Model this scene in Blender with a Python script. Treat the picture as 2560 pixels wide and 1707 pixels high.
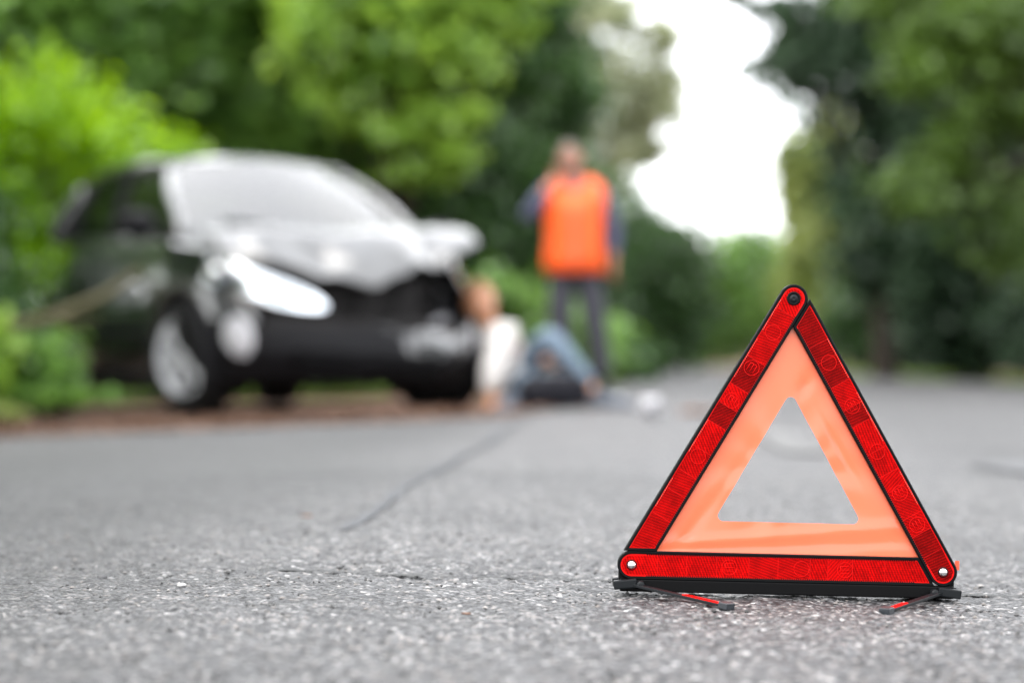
import bpy, bmesh, math, random
import numpy as np
from mathutils import Vector, Matrix

for o in list(bpy.data.objects):
    bpy.data.objects.remove(o)
SC = bpy.context.scene
COL = SC.collection
R = math.radians
PI = math.pi

# ------------------------------------------------------------------ camera
CAM_H = 0.354
cam_d = bpy.data.cameras.new("camera")
cam = bpy.data.objects.new("camera", cam_d)
COL.objects.link(cam)
cam.location = (0, 0, CAM_H)
cam.rotation_euler = (R(90.06), 0, 0)
cam_d.sensor_fit = 'HORIZONTAL'
cam_d.sensor_width = 36
cam_d.lens = 85
cam_d.clip_start = 0.05
cam_d.clip_end = 3000
cam_d.dof.use_dof = True
cam_d.dof.focus_distance = 3.34
cam_d.dof.aperture_fstop = 2.05
cam_d.dof.aperture_blades = 0
SC.camera = cam

# ------------------------------------------------------------------ sky, sun, exposure
SUN_EL, SUN_AZ = R(55), R(-110)          # azimuth from +Y (view direction) towards +X
w = bpy.data.worlds.new("World")
SC.world = w
w.use_nodes = True
nt = w.node_tree
nt.nodes.clear()
sky = nt.nodes.new('ShaderNodeTexSky')
sky.sky_type = 'NISHITA'
sky.sun_disc = False
sky.sun_elevation = SUN_EL
sky.sun_rotation = SUN_AZ
sky.air_density = 1.0
sky.dust_density = 2.5
sky.ozone_density = 1.0
hs = nt.nodes.new('ShaderNodeHueSaturation')
hs.inputs['Saturation'].default_value = 0.28
bg = nt.nodes.new('ShaderNodeBackground')
bg.inputs['Strength'].default_value = 0.15
wo = nt.nodes.new('ShaderNodeOutputWorld')
nt.links.new(sky.outputs[0], hs.inputs['Color'])
# an even cloud layer over the clear sky: overcast daylight
cl = nt.nodes.new('ShaderNodeTexNoise')
cl.inputs['Scale'].default_value = 2.0
cl.inputs['Detail'].default_value = 6
clr = nt.nodes.new('ShaderNodeValToRGB')
clr.color_ramp.elements[0].position = 0.3
clr.color_ramp.elements[0].color = (0.86, 0.88, 0.92, 1)
clr.color_ramp.elements[1].position = 0.7
clr.color_ramp.elements[1].color = (1, 1, 1, 1)
nt.links.new(cl.outputs['Fac'], clr.inputs[0])
clm = nt.nodes.new('ShaderNodeMix')
clm.data_type = 'RGBA'
clm.blend_type = 'MULTIPLY'
clm.inputs['Factor'].default_value = 1
clm.inputs['B'].default_value = (7, 7, 7, 1)
nt.links.new(clr.outputs[0], clm.inputs['A'])
mixs = nt.nodes.new('ShaderNodeMix')
mixs.data_type = 'RGBA'
mixs.inputs['Factor'].default_value = 0.7
nt.links.new(hs.outputs[0], mixs.inputs['A'])
nt.links.new(clm.outputs['Result'], mixs.inputs['B'])
nt.links.new(mixs.outputs['Result'], bg.inputs[0])
nt.links.new(bg.outputs[0], wo.inputs[0])

sun_d = bpy.data.lights.new("sun", 'SUN')
sun_d.energy = 0.9
sun_d.angle = R(60)
sun_d.color = (1.0, 0.96, 0.9)
sun = bpy.data.objects.new("sun", sun_d)
COL.objects.link(sun)
sdir = Vector((math.sin(SUN_AZ) * math.cos(SUN_EL), math.cos(SUN_AZ) * math.cos(SUN_EL), math.sin(SUN_EL)))
sun.rotation_euler = (-sdir).to_track_quat('-Z', 'Y').to_euler()
sun.location = (0, 0, 30)

SC.view_settings.view_transform = 'Standard'
SC.view_settings.look = 'None'
SC.view_settings.exposure = 2.4
SC.view_settings.gamma = 1
SC.view_settings.use_curve_mapping = False
SC.render.engine = 'CYCLES'
SC.cycles.use_denoising = True
SC.cycles.max_bounces = 8
SC.cycles.diffuse_bounces = 3
SC.cycles.glossy_bounces = 4
SC.cycles.transmission_bounces = 6
SC.cycles.transparent_max_bounces = 8
SC.cycles.caustics_reflective = False
SC.cycles.caustics_refractive = False
SC.cycles.sample_clamp_indirect = 6

# ------------------------------------------------------------------ materials
def new_mat(name):
    m = bpy.data.materials.new(name)
    m.use_nodes = True
    n = m.node_tree
    b = n.nodes.get('Principled BSDF')
    return m, n, b

def mat(name, col, rough=0.5, metal=0.0, coat=0.0, coat_rough=0.03, noise=None, bump=None, spec=0.5, sss=0.0):
    """noise=(scale, amount) varies the colour, bump=(scale, strength, distance)"""
    m, n, b = new_mat(name)
    b.inputs['Base Color'].default_value = (*col, 1)
    b.inputs['Roughness'].default_value = rough
    b.inputs['Metallic'].default_value = metal
    b.inputs['Coat Weight'].default_value = coat
    b.inputs['Coat Roughness'].default_value = coat_rough
    b.inputs['Specular IOR Level'].default_value = spec
    tc = n.nodes.new('ShaderNodeTexCoord')
    if noise:
        t = n.nodes.new('ShaderNodeTexNoise')
        t.inputs['Scale'].default_value = noise[0]
        t.inputs['Detail'].default_value = 5
        n.links.new(tc.outputs['Object'], t.inputs['Vector'])
        mx = n.nodes.new('ShaderNodeMix')
        mx.data_type = 'RGBA'
        a = noise[1]
        mx.inputs['A'].default_value = (*[c * (1 - a) for c in col], 1)
        mx.inputs['B'].default_value = (*[min(1, c * (1 + a)) for c in col], 1)
        n.links.new(t.outputs['Fac'], mx.inputs['Factor'])
        n.links.new(mx.outputs['Result'], b.inputs['Base Color'])
    if bump:
        t2 = n.nodes.new('ShaderNodeTexNoise')
        t2.inputs['Scale'].default_value = bump[0]
        t2.inputs['Detail'].default_value = 4
        n.links.new(tc.outputs['Object'], t2.inputs['Vector'])
        bp = n.nodes.new('ShaderNodeBump')
        bp.inputs['Strength'].default_value = bump[1]
        bp.inputs['Distance'].default_value = bump[2]
        n.links.new(t2.outputs['Fac'], bp.inputs['Height'])
        n.links.new(bp.outputs[0], b.inputs['Normal'])
    return m

def ramp(n, stops, interp='LINEAR'):
    r = n.nodes.new('ShaderNodeValToRGB')
    e = r.color_ramp.elements
    r.color_ramp.interpolation = interp
    while len(e) < len(stops):
        e.new(0.5)
    for el, (p, c) in zip(e, stops):
        el.position = p
        el.color = (*c, 1)
    return r

def leaf_mat(name, dark, light, transl=0.35, rough=0.34, nscale=0.9):
    m, n, b = new_mat(name)
    geo = n.nodes.new('ShaderNodeNewGeometry')
    tc = n.nodes.new('ShaderNodeTexCoord')
    no = n.nodes.new('ShaderNodeTexNoise')
    no.inputs['Scale'].default_value = nscale
    no.inputs['Detail'].default_value = 3
    n.links.new(tc.outputs['Object'], no.inputs['Vector'])
    ad = n.nodes.new('ShaderNodeMath')
    ad.operation = 'MULTIPLY_ADD'
    n.links.new(geo.outputs['Random Per Island'], ad.inputs[0])
    ad.inputs[1].default_value = 0.55
    sub = n.nodes.new('ShaderNodeMath')
    sub.operation = 'MULTIPLY_ADD'
    n.links.new(no.outputs['Fac'], sub.inputs[0])
    sub.inputs[1].default_value = 1.8
    sub.inputs[2].default_value = -0.65
    n.links.new(sub.outputs[0], ad.inputs[2])
    r = ramp(n, [(0.0, dark), (1.0, light)])
    n.links.new(ad.outputs[0], r.inputs[0])
    n.links.new(r.outputs[0], b.inputs['Base Color'])
    b.inputs['Roughness'].default_value = rough
    b.inputs['Specular IOR Level'].default_value = 0.5
    tr = n.nodes.new('ShaderNodeBsdfTranslucent')
    hv = n.nodes.new('ShaderNodeHueSaturation')
    hv.inputs['Value'].default_value = 1.25
    hv.inputs['Hue'].default_value = 0.485
    n.links.new(r.outputs[0], hv.inputs['Color'])
    n.links.new(hv.outputs[0], tr.inputs['Color'])
    mx = n.nodes.new('ShaderNodeMixShader')
    mx.inputs[0].default_value = transl
    out = n.nodes.get('Material Output')
    n.links.new(b.outputs[0], mx.inputs[1])
    n.links.new(tr.outputs[0], mx.inputs[2])
    n.links.new(mx.outputs[0], out.inputs[0])
    return m

M = {}
M['leaf_vivid'] = leaf_mat('leaf vivid', (0.05, 0.15, 0.001), (0.27, 0.48, 0.001), 0.5)
M['leaf_mid'] = leaf_mat('leaf mid', (0.018, 0.06, 0.012), (0.19, 0.36, 0.065), 0.45)
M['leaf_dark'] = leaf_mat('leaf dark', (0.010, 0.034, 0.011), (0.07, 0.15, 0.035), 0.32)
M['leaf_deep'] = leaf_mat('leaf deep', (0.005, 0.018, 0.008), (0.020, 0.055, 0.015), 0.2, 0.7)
M['leaf_yellow'] = leaf_mat('leaf yellow', (0.05, 0.14, 0.014), (0.30, 0.47, 0.06), 0.5)
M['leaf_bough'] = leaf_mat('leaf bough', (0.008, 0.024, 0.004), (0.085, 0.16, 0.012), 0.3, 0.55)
M['leaf_pale'] = leaf_mat('leaf pale', (0.14, 0.18, 0.08), (0.44, 0.46, 0.30), 0.55)
M['leaf_gold'] = leaf_mat('leaf gold', (0.10, 0.15, 0.03), (0.26, 0.31, 0.08), 0.4)
M['grass'] = leaf_mat('grass blades', (0.04, 0.10, 0.01), (0.16, 0.27, 0.03), 0.35, nscale=2)
M['litter'] = leaf_mat('dry leaf', (0.035, 0.015, 0.008), (0.14, 0.068, 0.034), 0.1, 0.7, nscale=3)
M['bark'] = mat('bark', (0.03, 0.024, 0.018), 0.9, spec=0.2, noise=(9, 0.5), bump=(30, 0.8, 0.02))
M['branch'] = mat('branch wood', (0.10, 0.088, 0.042), 0.8, noise=(7, 0.4), bump=(40, 0.6, 0.01))

def asphalt():
    m, n, b = new_mat('asphalt')
    L = n.links.new
    tc = n.nodes.new('ShaderNodeTexCoord')
    def vor(scale):
        v = n.nodes.new('ShaderNodeTexVoronoi')
        v.inputs['Scale'].default_value = scale
        L(tc.outputs['Object'], v.inputs['Vector'])
        return v
    def noi(scale, det=4):
        v = n.nodes.new('ShaderNodeTexNoise')
        v.inputs['Scale'].default_value = scale
        v.inputs['Detail'].default_value = det
        L(tc.outputs['Object'], v.inputs['Vector'])
        return v
    v1 = vor(135)
    sep = n.nodes.new('ShaderNodeSeparateColor')
    L(v1.outputs['Color'], sep.inputs[0])
    stones = ramp(n, [(0.0, (0.004, 0.004, 0.005)), (0.3, (0.026, 0.026, 0.029)), (0.55, (0.062, 0.063, 0.067)),
                      (0.8, (0.115, 0.114, 0.117)), (0.93, (0.17, 0.155, 0.148)), (1.0, (0.34, 0.34, 0.34))])
    L(sep.outputs[0], stones.inputs[0])
    # dark binder between the stones
    edge = ramp(n, [(0.0, (1, 1, 1)), (0.42, (1, 1, 1)), (0.75, (0.34, 0.34, 0.345))])
    sc_ = n.nodes.new('ShaderNodeMath'); sc_.operation = 'MULTIPLY'; sc_.inputs[1].default_value = 1.0
    L(v1.outputs['Distance'], sc_.inputs[0])
    L(sc_.outputs[0], edge.inputs[0])
    mul = n.nodes.new('ShaderNodeMix'); mul.data_type = 'RGBA'; mul.blend_type = 'MULTIPLY'; mul.inputs['Factor'].default_value = 1
    L(stones.outputs[0], mul.inputs['A']); L(edge.outputs[0], mul.inputs['B'])
    # broad stains and wear
    big = noi(0.9, 5)
    bigr = ramp(n, [(0.3, (0.6, 0.6, 0.61)), (0.52, (1, 1, 1)), (0.72, (1.0, 0.99, 0.97))])
    L(big.outputs['Fac'], bigr.inputs[0])
    mul2 = n.nodes.new('ShaderNodeMix'); mul2.data_type = 'RGBA'; mul2.blend_type = 'MULTIPLY'; mul2.inputs['Factor'].default_value = 1
    L(mul.outputs['Result'], mul2.inputs['A']); L(bigr.outputs[0], mul2.inputs['B'])
    mid = noi(14, 4)
    midr = ramp(n, [(0.3, (0.5, 0.49, 0.49)), (0.55, (1, 1, 1)), (0.75, (1.0, 0.985, 0.96))])
    L(mid.outputs['Fac'], midr.inputs[0])
    mul3 = n.nodes.new('ShaderNodeMix'); mul3.data_type = 'RGBA'; mul3.blend_type = 'MULTIPLY'; mul3.inputs['Factor'].default_value = 1
    L(mul2.outputs['Result'], mul3.inputs['A']); L(midr.outputs[0], mul3.inputs['B'])
    # lens vignette painted into the asphalt colour as dark bands along the road
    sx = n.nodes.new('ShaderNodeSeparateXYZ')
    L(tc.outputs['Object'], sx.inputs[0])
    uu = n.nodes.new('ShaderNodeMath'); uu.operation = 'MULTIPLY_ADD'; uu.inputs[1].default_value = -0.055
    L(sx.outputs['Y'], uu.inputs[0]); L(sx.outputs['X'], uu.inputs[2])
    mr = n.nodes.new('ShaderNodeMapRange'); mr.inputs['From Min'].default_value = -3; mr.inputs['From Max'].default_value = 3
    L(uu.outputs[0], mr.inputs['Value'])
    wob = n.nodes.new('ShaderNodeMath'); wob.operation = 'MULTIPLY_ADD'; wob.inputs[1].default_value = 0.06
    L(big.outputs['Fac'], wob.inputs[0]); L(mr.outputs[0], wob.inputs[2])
    vig = ramp(n, [(0.0, (0.85,) * 3), (0.22, (0.42,) * 3), (0.35, (0.42,) * 3), (0.46, (1,) * 3), (0.66, (1,) * 3), (0.74, (0.72,) * 3), (0.86, (0.78,) * 3), (1.0, (1,) * 3)], 'EASE')
    L(wob.outputs[0], vig.inputs[0])
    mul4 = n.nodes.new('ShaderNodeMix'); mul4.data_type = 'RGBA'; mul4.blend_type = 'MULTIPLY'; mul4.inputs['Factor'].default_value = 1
    L(mul3.outputs['Result'], mul4.inputs['A']); L(vig.outputs[0], mul4.inputs['B'])
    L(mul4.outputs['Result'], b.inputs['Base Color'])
    b.inputs['Roughness'].default_value = 0.60
    b.inputs['Specular IOR Level'].default_value = 0.42
    bp = n.nodes.new('ShaderNodeBump')
    bp.inputs['Strength'].default_value = 1.0
    bp.inputs['Distance'].default_value = 0.005
    inv = n.nodes.new('ShaderNodeMath'); inv.operation = 'SUBTRACT'; inv.inputs[0].default_value = 1
    L(v1.outputs['Distance'], inv.inputs[1])
    L(inv.outputs[0], bp.inputs['Height'])
    L(bp.outputs[0], b.inputs['Normal'])
    return m
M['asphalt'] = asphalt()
M['tar'] = mat('tar sealing', (0.033, 0.035, 0.040), 0.66, spec=0.3, noise=(30, 0.4), bump=(120, 0.5, 0.003))
M['crack'] = mat('dark joint crack', (0.012, 0.013, 0.013), 0.8)
M['paint_line'] = mat('worn road paint', (0.10, 0.10, 0.10), 0.85, spec=0.2, noise=(40, 0.45))
M['patch'] = mat('dark asphalt patch', (0.04, 0.041, 0.044), 0.64, spec=0.45, noise=(80, 0.5), bump=(200, 0.6, 0.003))

def soil():
    m, n, b = new_mat('verge soil')
    tc = n.nodes.new('ShaderNodeTexCoord')
    a = n.nodes.new('ShaderNodeTexNoise'); a.inputs['Scale'].default_value = 2.2; a.inputs['Detail'].default_value = 8
    n.links.new(tc.outputs['Object'], a.inputs['Vector'])
    r = ramp(n, [(0.25, (0.035, 0.02, 0.013)), (0.5, (0.11, 0.052, 0.03)), (0.68, (0.075, 0.05, 0.022)), (0.85, (0.03, 0.05, 0.012))])
    n.links.new(a.outputs['Fac'], r.inputs[0])
    n.links.new(r.outputs[0], b.inputs['Base Color'])
    b.inputs['Roughness'].default_value = 0.95
    c = n.nodes.new('ShaderNodeTexNoise'); c.inputs['Scale'].default_value = 25; c.inputs['Detail'].default_value = 6
    n.links.new(tc.outputs['Object'], c.inputs['Vector'])
    bp = n.nodes.new('ShaderNodeBump'); bp.inputs['Distance'].default_value = 0.03
    n.links.new(c.outputs['Fac'], bp.inputs['Height']); n.links.new(bp.outputs[0], b.inputs['Normal'])
    return m
M['soil'] = soil()
M['hill'] = mat('far woodland', (0.06, 0.10, 0.075), 0.95, noise=(0.05, 0.4))

def reflector(name, col, kind):
    m, n, b = new_mat(name)
    L = n.links.new
    tc = n.nodes.new('ShaderNodeTexCoord')
    mp = n.nodes.new('ShaderNodeMapping')
    L(tc.outputs['Object'], mp.inputs['Vector'])
    mp.inputs['Rotation'].default_value = (0, kind * 0.5, 0)
    mp.inputs['Scale'].default_value = (1.0, 1.0, 0.62)
    v = n.nodes.new('ShaderNodeTexVoronoi'); v.inputs['Scale'].default_value = 520 + 60 * kind
    v.inputs['Randomness'].default_value = 0.25
    L(mp.outputs[0], v.inputs['Vector'])
    r = ramp(n, [(0.05, tuple(min(1, c * 1.3) for c in col)), (0.35, col), (0.7, tuple(c * 0.5 for c in col))])
    L(v.outputs['Distance'], r.inputs[0])
    no = n.nodes.new('ShaderNodeTexNoise'); no.inputs['Scale'].default_value = 60; no.inputs['Detail'].default_value = 3
    L(tc.outputs['Object'], no.inputs['Vector'])
    nr = ramp(n, [(0.3, (0.7, 0.7, 0.7)), (0.65, (1.1, 1.1, 1.1))])
    L(no.outputs['Fac'], nr.inputs[0])
    mu = n.nodes.new('ShaderNodeMix'); mu.data_type = 'RGBA'; mu.blend_type = 'MULTIPLY'; mu.inputs['Factor'].default_value = 1
    L(r.outputs[0], mu.inputs['A']); L(nr.outputs[0], mu.inputs['B'])
    mp2 = n.nodes.new('ShaderNodeMapping'); L(tc.outputs['Object'], mp2.inputs['Vector'])
    mp2.inputs['Rotation'].default_value = (0, (0.4, 1.25, -0.7, 2.0)[kind], 0)
    wv = n.nodes.new('ShaderNodeTexWave'); wv.inputs['Scale'].default_value = 84; wv.inputs['Distortion'].default_value = 0.6
    L(mp2.outputs[0], wv.inputs['Vector'])
    wr = ramp(n, [(0.2, (0.62,) * 3), (0.8, (1.12,) * 3)])
    L(wv.outputs['Fac'], wr.inputs[0])
    mu2 = n.nodes.new('ShaderNodeMix'); mu2.data_type = 'RGBA'; mu2.blend_type = 'MULTIPLY'; mu2.inputs['Factor'].default_value = 1
    L(mu.outputs['Result'], mu2.inputs['A']); L(wr.outputs[0], mu2.inputs['B'])
    L(mu2.outputs['Result'], b.inputs['Base Color'])
    b.inputs['Roughness'].default_value = 0.5
    b.inputs['Specular IOR Level'].default_value = 0.03
    bp = n.nodes.new('ShaderNodeBump'); bp.inputs['Strength'].default_value = 0.5; bp.inputs['Distance'].default_value = 0.0008
    L(v.outputs['Distance'], bp.inputs['Height']); L(bp.outputs[0], b.inputs['Normal'])
    return m
M['refl'] = [reflector('red reflector a', (0.44, 0.001, 0.001), 0), reflector('red reflector b', (0.31, 0.001, 0.001), 1),
             reflector('red reflector c', (0.38, 0.001, 0.001), 2), reflector('red reflector d', (0.21, 0.001, 0.001), 3)]
M['red_clear'] = mat('red clear plastic', (0.55, 0.0015, 0.001), 0.35, spec=0.1)
M['red_bead'] = mat('red prism beads', (0.9, 0.05, 0.02), 0.08, coat=1.0, spec=1.0)
M['black_plastic'] = mat('black plastic', (0.0015, 0.0015, 0.0017), 0.5, spec=0.08)
M['clip_plastic'] = mat('dark clip plastic', (0.004, 0.005, 0.006), 0.45, spec=0.15)
M['cap_plastic'] = mat('grey foot cap plastic', (0.007, 0.010, 0.014), 0.4)
M['chrome'] = mat('chrome', (0.8, 0.8, 0.8), 0.08, metal=1.0)

def film():
    m, n, b = new_mat('fluorescent film')
    L = n.links.new
    b.inputs['Base Color'].default_value = (0.75, 0.13, 0.06, 1)
    b.inputs['Roughness'].default_value = 0.3
    b.inputs['Coat Weight'].default_value = 0.45
    b.inputs['Coat Roughness'].default_value = 0.22
    tr = n.nodes.new('ShaderNodeBsdfTranslucent'); tr.inputs['Color'].default_value = (0.80, 0.195, 0.095, 1)
    mx = n.nodes.new('ShaderNodeMixShader'); mx.inputs[0].default_value = 0.45
    L(b.outputs[0], mx.inputs[1]); L(tr.outputs[0], mx.inputs[2])
    L(mx.outputs[0], n.nodes.get('Material Output').inputs[0])
    return m
M['film'] = film()

# car
M['paint'] = mat('black car paint', (0.003, 0.0035, 0.0045), 0.3, coat=1.0, coat_rough=0.02, spec=0.5)
M['paint'].node_tree.nodes['Principled BSDF'].inputs['Coat IOR'].default_value = 1.7
M['trim'] = mat('dark bumper plastic', (0.005, 0.005, 0.006), 0.55, spec=0.1, bump=(300, 0.2, 0.001))
M['rubber'] = mat('tyre rubber', (0.006, 0.006, 0.006), 0.8, spec=0.2, bump=(90, 0.4, 0.003))
M['alloy'] = mat('alloy wheel', (0.42, 0.43, 0.45), 0.35, metal=0.1, coat=0.4)
M['steel'] = mat('dull steel', (0.20, 0.20, 0.21), 0.4, metal=1.0, noise=(20, 0.4))
M['lamp_chrome'] = mat('headlight reflector', (0.85, 0.87, 0.9), 0.15, metal=1.0)
M['interior'] = mat('dark interior', (0.006, 0.006, 0.007), 0.8, spec=0.2)
M['fog'] = mat('fog lamp glass', (0.32, 0.32, 0.34), 0.25, coat=0.5)
M['engine'] = mat('dirty engine bay', (0.008, 0.007, 0.007), 0.6, spec=0.2, noise=(12, 0.6))
M['tail_red'] = mat('tail lamp red', (0.35, 0.01, 0.01), 0.15, coat=1)

def glass(name, tint, ior=1.6):
    m, n, b = new_mat(name)
    n.nodes.remove(b)
    L = n.links.new
    t = n.nodes.new('ShaderNodeBsdfTransparent'); t.inputs[0].default_value = (*tint, 1)
    g = n.nodes.new('ShaderNodeBsdfGlossy'); g.inputs['Roughness'].default_value = 0.01
    f = n.nodes.new('ShaderNodeFresnel'); f.inputs['IOR'].default_value = ior
    mx = n.nodes.new('ShaderNodeMixShader')
    L(f.outputs[0], mx.inputs[0]); L(t.outputs[0], mx.inputs[1]); L(g.outputs[0], mx.inputs[2])
    L(mx.outputs[0], n.nodes.get('Material Output').inputs[0])
    return m
M['windscreen'] = glass('windscreen glass', (0.6, 0.65, 0.65), 2.35)
M['window'] = glass('tinted window glass', (0.06, 0.07, 0.065), 1.35)
M['lens'] = glass('headlight lens', (0.95, 0.97, 0.98), 1.6)

# people
M['skin'] = mat('skin', (0.34, 0.15, 0.095), 0.5, noise=(14, 0.12))
M['skin2'] = mat('fair skin', (0.42, 0.20, 0.11), 0.5, noise=(14, 0.12))
M['vest'] = mat('orange high visibility fabric', (0.80, 0.095, 0.006), 0.6, noise=(5, 0.15), bump=(7, 0.5, 0.03))
M['shirt_grey'] = mat('blue grey shirt', (0.05, 0.054, 0.10), 0.85, noise=(6, 0.25), bump=(9, 0.5, 0.02))
M['trousers_grey'] = mat('dark grey trousers', (0.03, 0.03, 0.04), 0.85, noise=(6, 0.25), bump=(9, 0.5, 0.02))
M['hair_grey'] = mat('grey brown hair', (0.12, 0.10, 0.085), 0.7, noise=(60, 0.5), bump=(120, 0.9, 0.01))
M['hair_ginger'] = mat('ginger brown hair', (0.24, 0.105, 0.045), 0.6, noise=(60, 0.5), bump=(120, 0.9, 0.01))
M['shoe'] = mat('dark shoe leather', (0.02, 0.018, 0.017), 0.5)
M['sneaker'] = mat('pale sneaker', (0.05, 0.06, 0.08), 0.6)
M['white_cloth'] = mat('white cotton', (0.42, 0.40, 0.385), 0.9, noise=(6, 0.06), bump=(10, 0.6, 0.02))
M['denim'] = mat('blue denim', (0.09, 0.125, 0.165), 0.9, noise=(7, 0.4), bump=(14, 0.5, 0.02))
M['eye'] = mat('eye', (0.6, 0.58, 0.55), 0.2)
M['iris'] = mat('iris', (0.03, 0.02, 0.015), 0.2)
M['lips'] = mat('lips', (0.40, 0.13, 0.11), 0.5)
M['phone'] = mat('phone black', (0.01, 0.01, 0.012), 0.2, coat=0.6)
M['white_plastic'] = mat('white plastic fragment', (0.33, 0.325, 0.34), 0.6, noise=(20, 0.1))
M['dry_orange'] = mat('dry orange leaf', (0.15, 0.055, 0.014), 0.7, noise=(120, 0.4))
M['stone_white'] = mat('white pebble', (0.3, 0.295, 0.29), 0.6, noise=(150, 0.15))
M['stone_dark'] = mat('dark pebble', (0.03, 0.03, 0.032), 0.6, noise=(150, 0.3))
M['black_cloth'] = mat('black nylon', (0.006, 0.006, 0.009), 0.7, spec=0.15, noise=(10, 0.3), bump=(12, 0.6, 0.02))

# ------------------------------------------------------------------ helpers
def tag(o, label=None, cat=None, group=None, kind=None):
    if label: o['label'] = label
    if cat: o['category'] = cat
    if group: o['group'] = group
    if kind: o['kind'] = kind
    return o

def empty(name, loc=(0, 0, 0), rot=(0, 0, 0)):
    o = bpy.data.objects.new(name, None)
    COL.objects.link(o)
    o.location = loc
    o.rotation_euler = rot
    o.empty_display_size = 0.1
    return o

def link_mesh(name, me, m, parent=None, smooth=True):
    o = bpy.data.objects.new(name, me)
    COL.objects.link(o)
    if m is not None and not me.materials:
        me.materials.append(m)
    if parent:
        o.parent = parent
    if smooth:
        me.polygons.foreach_set('use_smooth', [True] * len(me.polygons))
    return o

def pyd(name, verts, faces, m, parent=None, smooth=True):
    me = bpy.data.meshes.new(name)
    me.from_pydata([tuple(v) for v in verts], [], faces)
    me.update()
    return link_mesh(name, me, m, parent, smooth)

def bmo(name, bm, m, parent=None, smooth=False, autos=None):
    me = bpy.data.meshes.new(name)
    bmesh.ops.recalc_face_normals(bm, faces=bm.faces)
    bm.to_mesh(me)
    bm.free()
    return link_mesh(name, me, m, parent, smooth)

def box_bm(bm, c, s, rot=None, bev=0.0):
    r = bmesh.ops.create_cube(bm, size=1)
    mtx = Matrix.Translation(Vector(c)) @ (rot.to_4x4() if rot is not None else Matrix()) @ Matrix.Diagonal((*s, 1))
    bmesh.ops.transform(bm, matrix=mtx, verts=r['verts'])
    if bev:
        es = list({e for v in r['verts'] for e in v.link_edges})
        bmesh.ops.bevel(bm, geom=es, offset=bev, segments=2, profile=0.6, affect='EDGES')
    return bm

def box(name, c, s, m, parent=None, rot=None, bev=0.0):
    bm = bmesh.new()
    box_bm(bm, c, s, rot, bev)
    return bmo(name, bm, m, parent, smooth=False)

def tube_data(path, radii, segs=10, cap=True):
    path = [Vector(p) for p in path]
    V, F = [], []
    up = Vector((0.13, 0.37, 0.92)).normalized()
    for i, p in enumerate(path):
        t = (path[min(i + 1, len(path) - 1)] - path[max(i - 1, 0)]).normalized()
        a = t.cross(up)
        if a.length < 1e-3:
            a = t.cross(Vector((1, 0, 0)))
        a.normalize()
        b = t.cross(a)
        for k in range(segs):
            an = 2 * PI * k / segs
            V.append(p + (a * math.cos(an) + b * math.sin(an)) * radii[i])
    for i in range(len(path) - 1):
        for k in range(segs):
            k2 = (k + 1) % segs
            F.append((i * segs + k, i * segs + k2, (i + 1) * segs + k2, (i + 1) * segs + k))
    if cap:
        F.append(tuple(range(segs))[::-1])
        F.append(tuple((len(path) - 1) * segs + k for k in range(segs)))
    return V, F

def tube(name, path, radii, m, parent=None, segs=10):
    if not hasattr(radii, '__len__'):
        radii = [radii] * len(path)
    V, F = tube_data(path, radii, segs)
    return pyd(name, V, F, m, parent)

def lathe_data(prof, segs=48, axis='Y'):
    """prof: list of (radius, along)"""
    V, F = [], []
    for (r, a) in prof:
        for k in range(segs):
            an = 2 * PI * k / segs
            V.append((r * math.cos(an), a, r * math.sin(an)) if axis == 'Y' else (r * math.cos(an), r * math.sin(an), a))
    for i in range(len(prof) - 1):
        for k in range(segs):
            k2 = (k + 1) % segs
            F.append((i * segs + k, i * segs + k2, (i + 1) * segs + k2, (i + 1) * segs + k))
    return V, F

def grid_data(fn, nu, nv):
    V = [fn(i / nu, j / nv) for j in range(nv + 1) for i in range(nu + 1)]
    F = [(j * (nu + 1) + i, j * (nu + 1) + i + 1, (j + 1) * (nu + 1) + i + 1, (j + 1) * (nu + 1) + i) for j in range(nv) for i in range(nu)]
    return V, F

def solid(o, t, off=0.0):
    md = o.modifiers.new('solid', 'SOLIDIFY')
    md.thickness = t
    md.offset = off
    return o

def interp(x, xs, ys):
    return float(np.interp(x, xs, ys))

# ------------------------------------------------------------------ ground levels
def crown_x(y):
    return -0.55 + 0.055 * y

def road_z(x, y):
    u = x - crown_x(y)
    return 0.0177 - 0.0237 * min(max(u, 0), 6) - 0.03 * min(max(-u, 0), 4)

EDGE_L = [(-9, 7.5), (-6, 9.0), (-3.6, 10.15), (-2.35, 10.5), (-1.7, 10.8), (-1.1, 11.0), (-0.5, 11.2), (0.0, 11.6), (0.3, 12.8), (0.52, 15.2),
          (0.7, 17.5), (0.9, 20), (1.2, 26), (1.55, 31.5), (2.0, 34.5), (3.0, 36)]
EDGE_R = [(4.55, 36.0), (4.75, 33.5), (5.2, 30), (5.9, 26.5), (6.9, 20), (7.6, 12), (8.0, 5), (8.2, -4)]

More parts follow.
